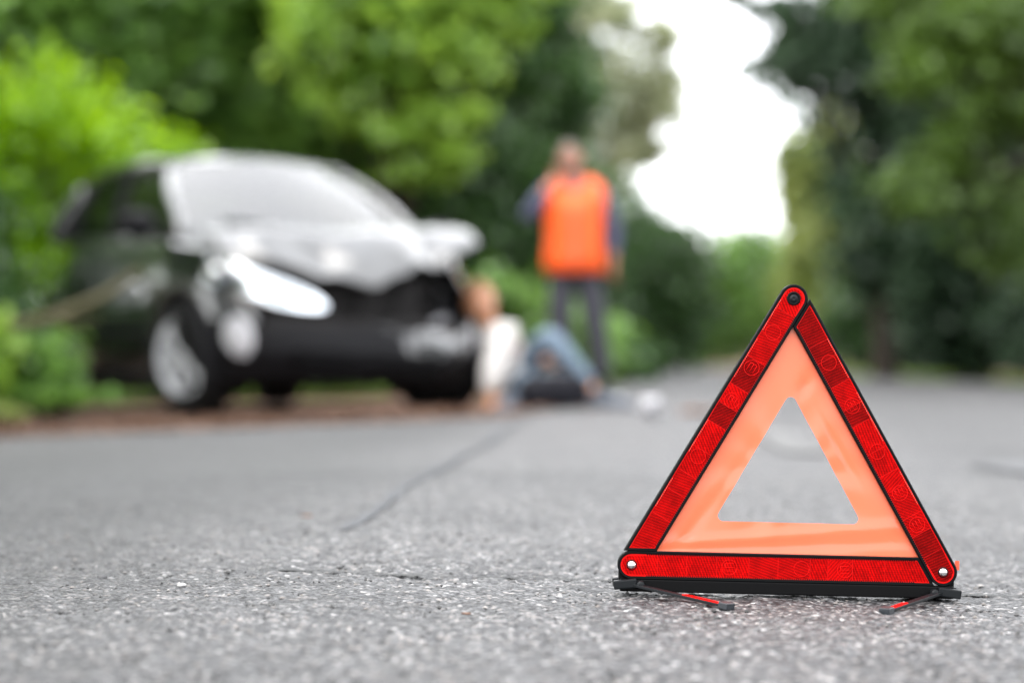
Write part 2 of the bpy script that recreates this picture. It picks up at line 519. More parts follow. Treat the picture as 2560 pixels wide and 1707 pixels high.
def build_ground():
    # the verge: one sheet to the horizon
    xs = sorted(set([-400, -150, -60, -30, -15] + list(np.arange(-9, 9.01, 0.3).round(3)) + [15, 30, 60, 150, 400]))
    ys = sorted(set([-60, -30, -10] + list(np.arange(-4, 44.01, 0.4).round(3)) + [50, 60, 80, 120, 200, 400, 900]))
    rng = random.Random(3)
    V = []
    for y in ys:
        for x in xs:
            z = road_z(max(-9, min(9, x)), max(-4, min(44, y))) - 0.022
            z += rng.uniform(-0.008, 0.008)
            V.append((x, y, z))
    nx = len(xs)
    F = [(j * nx + i, j * nx + i + 1, (j + 1) * nx + i + 1, (j + 1) * nx + i) for j in range(len(ys) - 1) for i in range(nx - 1)]
    o = pyd('ground', V, F, M['soil'])
    tag(o, kind='structure')
    # the road: rows of strips between the edge lines, following the crown
    pts = EDGE_L + EDGE_R
    bm = bmesh.new()
    poly = [(-9, -6)] + [(-9, 7.5)] + EDGE_L[1:] + EDGE_R + [(8.2, -6)]
    rng = random.Random(5)
    # roughen the outline so that the asphalt edge crumbles
    out = []
    for (a, b) in zip(poly, poly[1:] + poly[:1]):
        L = math.dist(a, b)
        n = max(1, int(L / 0.25)) if (a[1] > 5 and b[1] > 5) else 1
        for i in range(n):
            t = i / n
            j = 0.05 if 0 < i else 0
            out.append((a[0] + (b[0] - a[0]) * t + rng.uniform(-j, j), a[1] + (b[1] - a[1]) * t + rng.uniform(-j, j)))
    vs = [bm.verts.new((x, y, 0)) for x, y in out]
    f = bm.faces.new(vs)
    bmesh.ops.triangulate(bm, faces=[f])
    for k in np.arange(-4, 36, 1.0):
        bmesh.ops.bisect_plane(bm, geom=bm.verts[:] + bm.edges[:] + bm.faces[:], plane_co=(0, k, 0), plane_no=(0, 1, 0))
    for c in (-4, -3, -2, -1, 0, 1, 2, 3, 4, 5, 6):
        nrm = Vector((1, -0.055, 0)).normalized()
        bmesh.ops.bisect_plane(bm, geom=bm.verts[:] + bm.edges[:] + bm.faces[:], plane_co=(-0.55 + c, 0, 0), plane_no=nrm)
    for v in bm.verts:
        v.co.z = road_z(v.co.x, v.co.y) - 0.004
    geom = bmesh.ops.extrude_face_region(bm, geom=bm.faces[:])
    top = [g for g in geom['geom'] if isinstance(g, bmesh.types.BMVert)]
    for v in bm.verts:
        if v not in set(top):
            pass
    low = [v for v in bm.verts if v not in set(top)]
    for v in low:
        v.co.z -= 0.06
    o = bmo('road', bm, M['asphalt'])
    tag(o, kind='structure')
    return o
ROAD = build_ground()

# near asphalt with real aggregate relief
def crack_y(x):
    return 3.53 - 0.126 * (x - 0.05) + 0.012 * math.sin(9 * x) + 0.008 * math.sin(23 * x + 1)

def build_near_asphalt():
    x0, x1, y0, y1 = -1.5, 1.6, 2.2, 6.6
    nx, ny = 640, 560
    xs = np.linspace(x0, x1, nx)
    t = np.linspace(0, 1, ny)
    ys = y0 + (y1 - y0) * (0.55 * t + 0.45 * t * t)
    X, Y = np.meshgrid(xs, ys)
    rng = np.random.default_rng(11)
    def smooth(a, n):
        for _ in range(n):
            a = (a + np.roll(a, 1, 0) + np.roll(a, -1, 0)) / 3
            a = (a + np.roll(a, 1, 1) + np.roll(a, -1, 1)) / 3
        return a / a.std()
    fine = smooth(rng.normal(size=X.shape), 1)
    coarse = smooth(rng.normal(size=X.shape), 8)
    wide = smooth(rng.normal(size=X.shape), 60)
    u = X - (-0.55 + 0.055 * Y)
    Z = 0.0177 - 0.0237 * np.maximum(u, 0) - 0.03 * np.maximum(-u, 0)
    D = 0.0011 * np.clip(fine, -2.2, 2.2) + 0.0007 * np.clip(coarse, -2.5, 2.5) + 0.0012 * np.clip(wide, -2, 2)
    # an old joint runs across behind the triangle: a ragged groove
    cy = 3.53 - 0.126 * (X - 0.05) + 0.012 * np.sin(9 * X) + 0.008 * np.sin(23 * X + 1)
    d = np.abs(Y - cy)
    mask = np.clip((X + 0.42) / 0.3, 0, 1) * (0.5 + 0.5 * np.clip(coarse + 0.6, 0, 1))
    D -= 0.009 * np.exp(-(d / 0.011) ** 2) * mask
    # crown seam
    cx = -0.55 + 0.055 * Y + 0.012 * np.sin(3 * Y)
    D -= 0.004 * np.exp(-((X - cx) / 0.012) ** 2) * np.clip((Y - 3.9) / 0.5, 0, 1)
    b = np.minimum(np.minimum(X - x0, x1 - X), np.minimum(Y - y0, y1 - Y))
    D = np.where(b < 0.1, D * (b / 0.1), D) - np.where(b < 0.05, 0.009 * (1 - b / 0.05), 0)
    Z = Z + D + 0.002
    V = np.stack([X, Y, Z], -1).reshape(-1, 3)
    idx = np.arange(nx * ny).reshape(ny, nx)
    F = np.stack([idx[:-1, :-1], idx[:-1, 1:], idx[1:, 1:], idx[1:, :-1]], -1).reshape(-1, 4)
    me = bpy.data.meshes.new('asphalt_aggregate')
    me.vertices.add(len(V)); me.vertices.foreach_set('co', V.ravel())
    me.loops.add(F.size); me.loops.foreach_set('vertex_index', F.ravel())
    me.polygons.add(len(F)); me.polygons.foreach_set('loop_start', np.arange(0, F.size, 4))
    me.update()
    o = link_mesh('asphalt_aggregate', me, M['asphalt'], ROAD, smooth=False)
    o['kind'] = 'stuff'
build_near_asphalt()

def strip_on_road(name, pts, widths, m, lift, seed=0, parent=None, jit=0.0):
    rng = random.Random(seed)
    V, F = [], []
    n = len(pts)
    for i, (x, y) in enumerate(pts):
        a = Vector(pts[max(0, i - 1)]); b = Vector(pts[min(n - 1, i + 1)])
        t = (b - a).normalized()
        p = Vector((-t.y, t.x))
        for s in (-1, 1):
            q = Vector((x, y)) + p * s * (widths[i] / 2 + rng.uniform(-jit, jit))
            V.append((q.x, q.y, road_z(q.x, q.y) + lift))
    for i in range(n - 1):
        F.append((2 * i, 2 * i + 1, 2 * i + 3, 2 * i + 2))
    o = pyd(name, V, F, m, parent, smooth=False)
    return o

# tarred crown seam, far and near
ys_ = np.arange(6.4, 31, 0.35)
strip_on_road('seam_sealing', [(crown_x(y) + 0.01 * math.sin(1.7 * y), y) for y in ys_],
              [0.035 + 0.012 * math.sin(y * 2.3) for y in ys_], M['tar'], 0.003, 1, ROAD, 0.012)
ys_ = np.arange(4.35, 6.42, 0.05)
strip_on_road('seam_sealing', [(crown_x(y) + 0.012 * math.sin(3 * y), y) for y in ys_],
              [0.014 + 0.012 * abs(math.sin(y * 7.3)) for y in ys_], M['tar'], 0.0045, 2, ROAD, 0.006)
xs_ = np.arange(-0.36, 1.15, 0.012)
strip_on_road('joint_crack', [(x, crack_y(x)) for x in xs_], [0.004 + 0.022 * max(0, vn_) for vn_ in [0.55 + 0.45 * math.sin(31 * x) * math.sin(77 * x + 1) for x in xs_]], M['crack'], 0.0035, 5, ROAD, 0.004)
# darker asphalt patches: one seen through the triangle, one to its right
def patch(cx, cy, rx, ry, seed):
    rng = random.Random(seed)
    V = [(cx, cy, road_z(cx, cy) + 0.004)]
    n = 40
    for i in range(n):
        a = 2 * PI * i / n
        k = 1 + rng.uniform(-0.12, 0.12)
        x, y = cx + rx * k * math.cos(a), cy + ry * k * math.sin(a)
        V.append((x, y, road_z(x, y) + 0.004))
    F = [(0, 1 + i, 1 + (i + 1) % n) for i in range(n)]
    return pyd('dark_patch', V, F, M['patch'], ROAD, smooth=False)
patch(1.62, 13.2, 0.22, 1.1, 4)
patch(1.85, 7.3, 0.42, 0.6, 7)
# worn dash of the centre line beyond the triangle
strip_on_road('centre_line_dash', [(0.98, 8.0), (1.0, 8.6), (1.03, 9.3), (1.06, 10.0)], [0.16] * 4, M['paint_line'], 0.004, 3, ROAD, 0.01)

# ------------------------------------------------------------------ loose grit near the triangle
def grit():
    rng = random.Random(21)
    V, F = [], []
    base = [(1, 0, 0), (-1, 0, 0), (0, 1, 0), (0, -1, 0), (0, 0, 1), (0, 0, -1)]
    tri = [(0, 2, 4), (2, 1, 4), (1, 3, 4), (3, 0, 4), (2, 0, 5), (1, 2, 5), (3, 1, 5), (0, 3, 5)]
    for i in range(5200):
        y = 2.35 + 3.4 * rng.random() ** 1.3
        x = rng.uniform(-0.24 * y, 0.24 * y)
        s = rng.choice([0.0012, 0.0016, 0.0016, 0.0022, 0.003]) * rng.uniform(0.8, 1.3)
        z = road_z(x, y) + 0.002
        a = rng.uniform(0, 6.28)
        n0 = len(V)
        for (px, py, pz) in base:
            k = rng.uniform(0.7, 1.3)
            qx, qy = px * math.cos(a) - py * math.sin(a), px * math.sin(a) + py * math.cos(a)
            V.append((x + qx * s * 1.4 * k, y + qy * s * 1.4 * k, z + pz * s * k * 0.8))
        F += [tuple(n0 + q for q in t) for t in tri]
    m, n, b = new_mat('grit stone')
    geo = n.nodes.new('ShaderNodeNewGeometry')
    r = ramp(n, [(0.0, (0.006, 0.006, 0.006)), (0.4, (0.025, 0.025, 0.025)), (0.7, (0.075, 0.074, 0.073)), (0.92, (0.11, 0.098, 0.09)), (1.0, (0.28, 0.27, 0.26))])
    n.links.new(geo.outputs['Random Per Island'], r.inputs[0])
    n.links.new(r.outputs[0], b.inputs['Base Color'])
    b.inputs['Roughness'].default_value = 0.7
    o = pyd('grit', V, F, m, smooth=False)
    tag(o, 'loose fine grit scattered over the grey asphalt', 'grit', kind='stuff')
grit()

def pebble(name, x, y, s, m, label, cat):
    rng = random.Random(int(x * 1000))
    bm = bmesh.new()
    bmesh.ops.create_icosphere(bm, subdivisions=2, radius=1)
    for v in bm.verts:
        v.co *= rng.uniform(0.8, 1.15)
        v.co = Vector((v.co.x * s * 1.3, v.co.y * s, v.co.z * s * 0.7))
    o = bmo(name, bm, m, smooth=True)
    o.location = (x, y, road_z(x, y) + s * 0.5 + 0.001)
    tag(o, label, cat)
def bit_of_leaf(x, y, s, rz, label):
    rng = random.Random(int(y * 999))
    def fn(u, v):
        ww = math.sin(PI * min(0.98, max(0.02, u))) ** 0.7 * 0.5
        return ((u - 0.5) * s * 2, (v - 0.5) * ww * s * 2, s * (0.35 * (u - 0.4) ** 2 + 0.5 * abs(v - 0.5) + 0.04) + rng.uniform(0, 0.03) * s)
    V, F = grid_data(fn, 8, 4)
    o = pyd('leaf_fragment', V, F, M['dry_orange'])
    o.location = (x, y, road_z(x, y) + 0.003)
    o.rotation_euler = (0.1, 0.1, rz)
    tag(o, label, 'leaf', 'leaf fragments on the road')
pebble('pebble', -0.597, 3.52, 0.006, M['stone_dark'], 'small dark pebble on the asphalt towards the left edge', 'pebble')
pebble('pebble', -0.46, 3.37, 0.005, M['stone_white'], 'small white pebble lying on the asphalt, left of the long groove', 'pebble')
pebble('pebble', 0.28, 3.86, 0.006, M['stone_dark'], 'tiny black pebble just behind the groove near the triangle', 'pebble')
bit_of_leaf(-0.058, 3.05, 0.0065, 0.4, 'small orange leaf scrap on the road in front of the groove')
bit_of_leaf(0.29, 3.72, 0.009, 1.2, 'tiny orange leaf scrap behind the groove beside the triangle')
bit_of_leaf(-1.0, 4.55, 0.014, 2.2, 'yellow brown leaf scrap at the far left of the road')
bit_of_leaf(-0.40, 4.7, 0.013, 0.7, 'orange leaf scrap left of the dark seam')

# ------------------------------------------------------------------ warning triangle
A = 0.431           # pivot to pivot
AW = 0.0195         # half width of an arm
RIM = 0.0036
def arm_loop(wd, cut_in, n=18):
    """outline (u, v) of one arm: round at u=0, cut at the far end along the next arm's edge"""
    pts = []
    for i in range(n + 1):
        a = PI / 2 + PI * i / n
        pts.append((wd * math.cos(a), wd * math.sin(a)))
    def cut(v):
        t = (v + 0.5 * (AW)) / 0.8660254
        return A - 0.8660254 * AW - 0.5 * t - cut_in / 0.866
    pts.append((cut(-wd), -wd))
    pts.append((cut(wd), wd))
    return pts, cut

def tri_point(u, v, k):
    """arm k of three: base (left pivot to right), right (right pivot to top), left (top to left pivot)"""
    piv = [(-A / 2, 0), (A / 2, 0), (0, A * 0.8660254)]
    ang = [0, 2 * PI / 3, 4 * PI / 3][k]
    c, s = math.cos(ang), math.sin(ang)
    return piv[k][0] + u * c - v * s, piv[k][1] + u * s + v * c

TRI = empty('warning_triangle', (0.38, 3.35, road_z(0.38, 3.35)), (0, R(1.36), 0))
tag(TRI, 'red reflective warning triangle with orange film standing on the road', 'warning triangle')
PZ = 0.0436
def build_triangle():
    names = [('base', 5), ('right', 9), ('left', 14)]
    for k in range(3):
        rng = random.Random(names[k][1])
        def P(u, v, y):
            x, z = tri_point(u, v, k)
            return (x, y, z + PZ)
        o_pts, _ = arm_loop(AW, 0.0002)
        i_pts, cut = arm_loop(AW - RIM, RIM)
        m_pts, _ = arm_loop(AW - 0.0012, 0.0012)
        n = len(o_pts)
        loops = [(m_pts, 0.010), (o_pts, 0.009), (o_pts, -0.0048), (m_pts, -0.006), (i_pts, -0.0058), (i_pts, -0.003)]
        V, F = [], []
        for pts, y in loops:
            V += [P(u, v, y) for u, v in pts]
        for a in range(len(loops) - 1):
            for i in range(n):
                j = (i + 1) % n
                F.append((a * n + i, a * n + j, (a + 1) * n + j, (a + 1) * n + i))
        F.append(tuple(range(n)))
        F.append(tuple((len(loops) - 1) * n + i for i in range(n)))
        arm = pyd('arm', V, F, M['black_plastic'], TRI, smooth=False)
        # reflector plate
        wd = AW - RIM - 0.0006
        r_pts, rcut = arm_loop(wd, RIM + 0.0006)
        V = [P(u, v, -0.0044) for u, v in r_pts] + [P(u, v, -0.003) for u, v in r_pts]
        F = [tuple(range(n))] + [(i, (i + 1) % n, n + (i + 1) % n, n + i) for i in range(n)]
        pyd('reflector_plate', V, F, M['red_clear'], arm, smooth=False)
        # prism tiles along the plate, each with its own facet direction
        u = -0.004 if k else -0.002
        bounds = [u]
        while u < 0.36:
            u += rng.uniform(0.024, 0.046)
            bounds.append(u)
        bounds[-1] = 0.5
        for ti in range(len(bounds) - 1):
            ua, ub = bounds[ti] + 0.00035, bounds[ti + 1] - 0.00035
            vv = wd - 0.0012
            quad = [(ua, -vv), (min(ub, rcut(-vv) - 0.001), -vv), (min(ub, rcut(vv) - 0.001), vv), (ua, vv)]
            if ti == 0:
                quad = [(-0.4 * vv, -0.9 * vv)] + quad[1:3] + [(-0.4 * vv, 0.9 * vv), (-0.85 * vv, 0.45 * vv), (-0.95 * vv, 0), (-0.85 * vv, -0.45 * vv)]
            nq = len(quad)
            y1 = -0.0046 - rng.uniform(0, 0.0004)
            # saw-tooth long edges, as the moulded prisms end
            V = [P(a, b, y1) for a, b in quad] + [P(a, b, -0.004) for a, b in quad]
            F = [tuple(range(nq))] + [(i, (i + 1) % nq, nq + (i + 1) % nq, nq + i) for i in range(nq)]
            pyd('reflector_tile', V, F, M['refl'][rng.choice([0, 0, 1, 1, 2, 3]) if k != 1 else rng.choice([1, 1, 3, 3, 2, 0])], arm, smooth=False)
        # serrated black teeth along the inner edge and a row of bright prism beads along the outer edge
        bm = bmesh.new()
        spans = {0: [], 1: [(0.10, 0.15), (0.20, 0.275), (0.30, 0.36)], 2: [(0.012, 0.060), (0.075, 0.135), (0.205, 0.255), (0.30, 0.345)]}[k]
        for (a, b) in spans:
            uu = a
            while uu < b:
                x, y, z = P(uu, -(wd - 0.0011), -0.0049)
                bmesh.ops.create_icosphere(bm, subdivisions=1, radius=0.00085, matrix=Matrix.Translation((x, y, z)))
                uu += 0.0031
        if spans:
            bmo('bead_row', bm, M['red_bead'], arm, smooth=True)['kind'] = 'stuff'
        else:
            bm.free()
        bm = bmesh.new()
        uu = 0.02
        while uu < rcut(wd) - 0.004:
            for sv in ((1,) if k else (1, -1)):
                pts = [P(uu, sv * (wd + 0.0002), -0.0050), P(uu + 0.0028, sv * (wd + 0.0002), -0.0050), P(uu + 0.0014, sv * (wd - 0.0017), -0.0048)]
                bm.faces.new([bm.verts.new(p) for p in pts])
            uu += 0.0030
        bmo('tooth_row', bm, M['black_plastic'], arm)['kind'] = 'stuff'
        # embossed approval marks: rings with bars
        marks = {0: [(0.135, 'E'), (0.235, 'O'), (0.295, 'E')], 1: [(0.075, 'E'), (0.125, 'E'), (0.19, 'O'), (0.262, 'E'), (0.33, 'O')],
                 2: [(0.055, 'O'), (0.112, 'E'), (0.165, 'E'), (0.255, 'O')]}[k]
        for (mu, ch) in marks:
            mV, mF = [], []
            rr = 0.0105
            ring = [(mu + rr * math.cos(2 * PI * i / 28), rr * math.sin(2 * PI * i / 28)) for i in range(29)]
            strokes = [ring]
            if ch == 'E':
                strokes += [[(mu - 0.006, q), (mu + 0.006, q)] for q in (-0.005, 0.0, 0.005)] + [[(mu - 0.006, -0.005), (mu - 0.006, 0.005)]]
            for st in strokes:
                vv, ff = tube_data([P(a, b, -0.0049) for a, b in st], [0.0003] * len(st), 5)
                n0 = len(mV)
                mV += vv
                mF += [tuple(n0 + q for q in f) for f in ff]
            pyd('embossed_mark', mV, mF, M['red_clear'], arm)
        # rivet in the round end
        x, y, z = P(0, 0, 0)
        prof = [(0.0075, -0.0048), (0.0072, -0.0052), (0.0062, -0.0052)] if k != 2 else [(0.0098, -0.0048), (0.0095, -0.0056), (0.0065, -0.0056), (0.006, -0.0046)]
        V, F = lathe_data(prof, 24)
        o = pyd('rivet_ring', V, F, M['black_plastic'], arm); o.location = (x, 0, z)
        if k != 2:
            prof = [(0.0062, -0.0050), (0.0058, -0.0066), (0.0045, -0.0080), (0.0025, -0.0088), (0.0001, -0.0090)]
            V, F = lathe_data(prof, 24)
            o = pyd('rivet', V, F, M['chrome'], arm)
        else:
            prof = [(0.0062, -0.0050), (0.0040, -0.0058), (0.0030, -0.0066), (0.0018, -0.0062), (0.0001, -0.0060)]
            V, F = lathe_data(prof, 20)
            o = pyd('rivet', V, F, M['clip_plastic'], arm)
        o.location = (x, 0, z)
    # fluorescent film with a triangular window
    c = Vector((0, A * 0.2886751))
    def tri_sdf(p, verts):
        d = -1e9
        for i in range(3):
            a = verts[i]; b = verts[(i + 1) % 3]
            e = (b - a).normalized()
            nrm = Vector((e.y, -e.x))
            d = max(d, (p - a).dot(nrm))
        # exact at rounded corners
        if d > 0:
            dd = 1e9
            for i in range(3):
                a = verts[i]; b = verts[(i + 1) % 3]
                t = max(0, min(1, (p - a).dot(b - a) / (b - a).length_squared))
                dd = min(dd, (p - (a + (b - a) * t)).length)
            return dd
        return d
    hin = AW - 0.002
    rin = A * 0.2886751 - hin
    outer = [c + Vector((math.cos(R(a)), math.sin(R(a)))) * rin * 2 for a in (210, 330, 90)]
    # the window: corners measured on the photograph, shrunk by the corner radius
    rr = 0.008
    hole = [Vector((-0.1035 + rr * 1.73, 0.0628 + rr)), Vector((0.1035 - rr * 1.73, 0.0628 + rr)), Vector((0.0, 0.2455 - rr * 2))]
    cen = Vector((0, 0.125))
    def hit(f):
        lo, hi = 0.0, 0.5
        for _ in range(40):
            mid = (lo + hi) / 2
            if f(mid) < 0: lo = mid
            else: hi = mid
        return (lo + hi) / 2
    angs = set(np.linspace(0, 2 * PI, 240, endpoint=False).round(5))
    for q in outer:
        angs.add(round(math.atan2(q.y - cen.y, q.x - cen.x) % (2 * PI), 5))
    angs = sorted(angs)
    NR = 14
    V, F = [], []
    for a in angs:
        d = Vector((math.cos(a), math.sin(a)))
        ro = hit(lambda t: tri_sdf(cen + d * t, outer))
        ri = hit(lambda t: tri_sdf(cen + d * t, hole) - rr)
        for j in range(NR + 1):
            t = j / NR
            p = cen + d * (ri + (ro - ri) * t)
            # slack film: creases running from the corners and a sag along the lower edge
            y = 0.0016 * (1 - t) * math.sin(5 * a + 0.6) + 0.0012 * (1 - t) * math.sin(11 * a)
            y += 0.0050 * math.exp(-((p.x + 0.125 - 0.75 * (p.y - 0.06)) / 0.010) ** 2) * (1 - abs(2 * t - 1))
            y += 0.0055 * math.exp(-((p.y - 0.031 - 0.06 * p.x) / 0.007) ** 2) * math.cos(5 * p.x + 0.4)
            y -= 0.0040 * math.exp(-((p.y - 0.045 - 0.10 * p.x) / 0.008) ** 2)
            y += 0.0045 * math.exp(-(((p.x - 0.07) / 0.02) ** 2 + ((p.y - 0.165 + 1.6 * (p.x - 0.07)) / 0.006) ** 2))
            V.append((p.x, 0.003 + 0.8 * y * min(1, 6 * (1 - t)), p.y + PZ))
    nA = len(angs)
    for i in range(nA):
        i2 = (i + 1) % nA
        for j in range(NR):
            F.append((i * (NR + 1) + j, i * (NR + 1) + j + 1, i2 * (NR + 1) + j + 1, i2 * (NR + 1) + j))
    fo = pyd('film', V, F, M['film'], TRI)
    # black stand rail under the base arm
    box('stand_rail', (0, 0.010, 0.0155), (0.462, 0.030, 0.0175), M['black_plastic'], TRI, bev=0.002)
    for s in (-1, 1):
        box('end_plate', (s * 0.224, 0.011, 0.031), (0.018, 0.012, 0.028), M['black_plastic'], TRI, bev=0.002)
    # folding legs, two forward, two back
    tips = {(-1, -1): (-0.096, -0.146), (1, -1): (0.114, -0.160), (-1, 1): (-0.12, 0.16), (1, 1): (0.10, 0.15)}
    for (sx, sy), (tx, ty) in tips.items():
        c0 = Vector((sx * 0.212, -0.008 if sy < 0 else 0.032, 0.0165 if sx < 0 else 0.0155))
        gz = 0.0
        c1 = Vector((tx, ty, 0.0045))
        dv = (c1 - c0)
        L = dv.length
        rot = dv.to_track_quat('X', 'Z').to_matrix()
        leg = box('leg', (c0 + c1) / 2, (L, 0.0105, 0.0042), M['clip_plastic'], TRI, rot, 0.0008)
        off = rot @ Vector((0, 0, 0.0026))
        f0 = 0.55 if sx < 0 else 0.66
        pm = c0 + dv * (f0 + 0.97) / 2 + off
        box('reflective_strip', pm, (L * (0.97 - f0), 0.0078, 0.0012), M['red_clear'], leg, rot)
        box('foot_cap', c1 + Vector((0, 0, 0.0008)), (0.017, 0.0155, 0.0095), M['cap_plastic'], leg, rot, 0.0015)
        # hinge clip
        cc = Vector((sx * 0.224, c0.y, 0.0175 if sx < 0 else 0.0155))
        cl = box('hinge_clip', cc, (0.032, 0.014, 0.0125), M['clip_plastic'], TRI, Matrix.Rotation(sx * 0.12, 3, 'Y'), 0.002)
        V, F = lathe_data([(0.0, -0.011), (0.0045, -0.011), (0.0055, -0.009), (0.0055, 0.009)], 16)
        hp = pyd('hinge_pin', V, F, M['clip_plastic'], cl)
        hp.location = (sx * 0.203, c0.y, cc.z)
    # orange tab that sticks out behind the right corner
    box('film_tab', (0.2375, 0.012, 0.052), (0.006, 0.002, 0.013), M['film'], TRI)
build_triangle()

# ------------------------------------------------------------------ car
CAR_POS = (-1.07, 13.45, road_z(-1.07, 13.45) - 0.018)
CAR = empty('crashed_car', CAR_POS, (R(-0.9), 0, R(-63)))
CAR.scale = (0.96, 0.96, 0.96)
tag(CAR, 'black hatchback car with crumpled bonnet parked on the verge', 'car')

def hsh(*a):
    v = math.sin(sum(q * k for q, k in zip(a, (12.9898, 78.233, 37.719)))) * 43758.5453
    return v - math.floor(v)
def vnoise(x, y, z):
    ix, iy, iz = math.floor(x), math.floor(y), math.floor(z)
    fx, fy, fz = x - ix, y - iy, z - iz
    fx, fy, fz = [q * q * (3 - 2 * q) for q in (fx, fy, fz)]
    r = 0
    for a in (0, 1):
        for b in (0, 1):
            for c in (0, 1):
                r += hsh(ix + a, iy + b, iz + c) * (fx if a else 1 - fx) * (fy if b else 1 - fy) * (fz if c else 1 - fz)
    return r

def dent(p):
    """collision damage: the nose is pushed in, most on the car's left front corner"""
    x, y, z = p
    f = max(0.0, min(1.0, (x - 0.25) / 0.5))
    side = 0.35 + 0.65 / (1 + math.exp(-(y - 0.05) * 6))
    if y < -0.45:
        side *= max(0.0, 1 - (-0.45 - y) / 0.25)
    up = 0.4 + 0.6 * max(0, min(1, (z - 0.35) / 0.35))
    n = vnoise(x * 5, y * 5, z * 5) - 0.35
    return (x - f * side * up * (0.17 + 0.20 * n), y + f * side * 0.05 * (vnoise(y * 6 + 9, z * 6, 3) - 0.5), z + f * side * 0.07 * (vnoise(x * 6 + 4, y * 6, 7) - 0.5))

def zt(x):
    return interp(x, [-3.4, -2.0, -0.3, 0.1, 0.6, 0.95], [1.07, 1.04, 0.99, 0.95, 0.83, 0.76])
def lv(k, a):
    return interp(k, [0, .25, .5, .75, 1], a)
def outline(phi, k):
    n = 3.0
    x0 = -0.6
    c, s = math.cos(phi), math.sin(phi)
    Wd = lv(k, [.81, .868, .888, .88, .81])
    if c >= 0:
        xe = lv(k, [.80, .90, .88, .80, .66])
        x = x0 + (xe - x0) * abs(c) ** (2 / n)
    else:
        xe = lv(k, [-3.26, -3.36, -3.34, -3.28, -3.16])
        x = x0 + (xe - x0) * abs(c) ** (2 / 4.0)
    y = Wd * abs(s) ** (2 / n)
    zb = 0.19 + 0.05 * max(0, (x - 0.4)) 
    z = zb + (zt(x) - zb) * k
    return x, y, z

def out_n(phi, k, off):
    p = Vector(outline(phi, k))
    a = Vector(outline(min(PI - .001, phi + 0.004), k)) - Vector(outline(max(0.001, phi - 0.004), k))
    b = Vector(outline(phi, min(1, k + 0.01))) - Vector(outline(phi, max(0, k - 0.01)))
    nn = a.cross(b)
    if nn.length < 1e-9:
        nn = Vector((1, 0, 0))
    nn.normalize()
    if nn.dot(p - Vector((-1.2, 0, 0.5))) < 0:
        nn = -nn
    return p + nn * off

WHEELS = [(0.0, 1), (0.0, -1), (-2.6, 1), (-2.6, -1)]
def phi_at(x, k):
    lo, hi = 0.0, PI
    for _ in range(40):
        m_ = (lo + hi) / 2
        if outline(m_, k)[0] > x: lo = m_
        else: hi = m_
    return (lo + hi) / 2
def phi_at_y(y, k):
    lo, hi = 0.0, PI / 2
    for _ in range(40):
        m_ = (lo + hi) / 2
        if outline(m_, k)[1] < y: lo = m_
        else: hi = m_
    return (lo + hi) / 2

def outward(o, c=(-1.2, 0, 0.6)):
    me = o.data
    p = me.polygons[len(me.polygons) // 2]
    if p.normal.dot(p.center - Vector(c)) < 0:
        me.flip_normals()
    return o

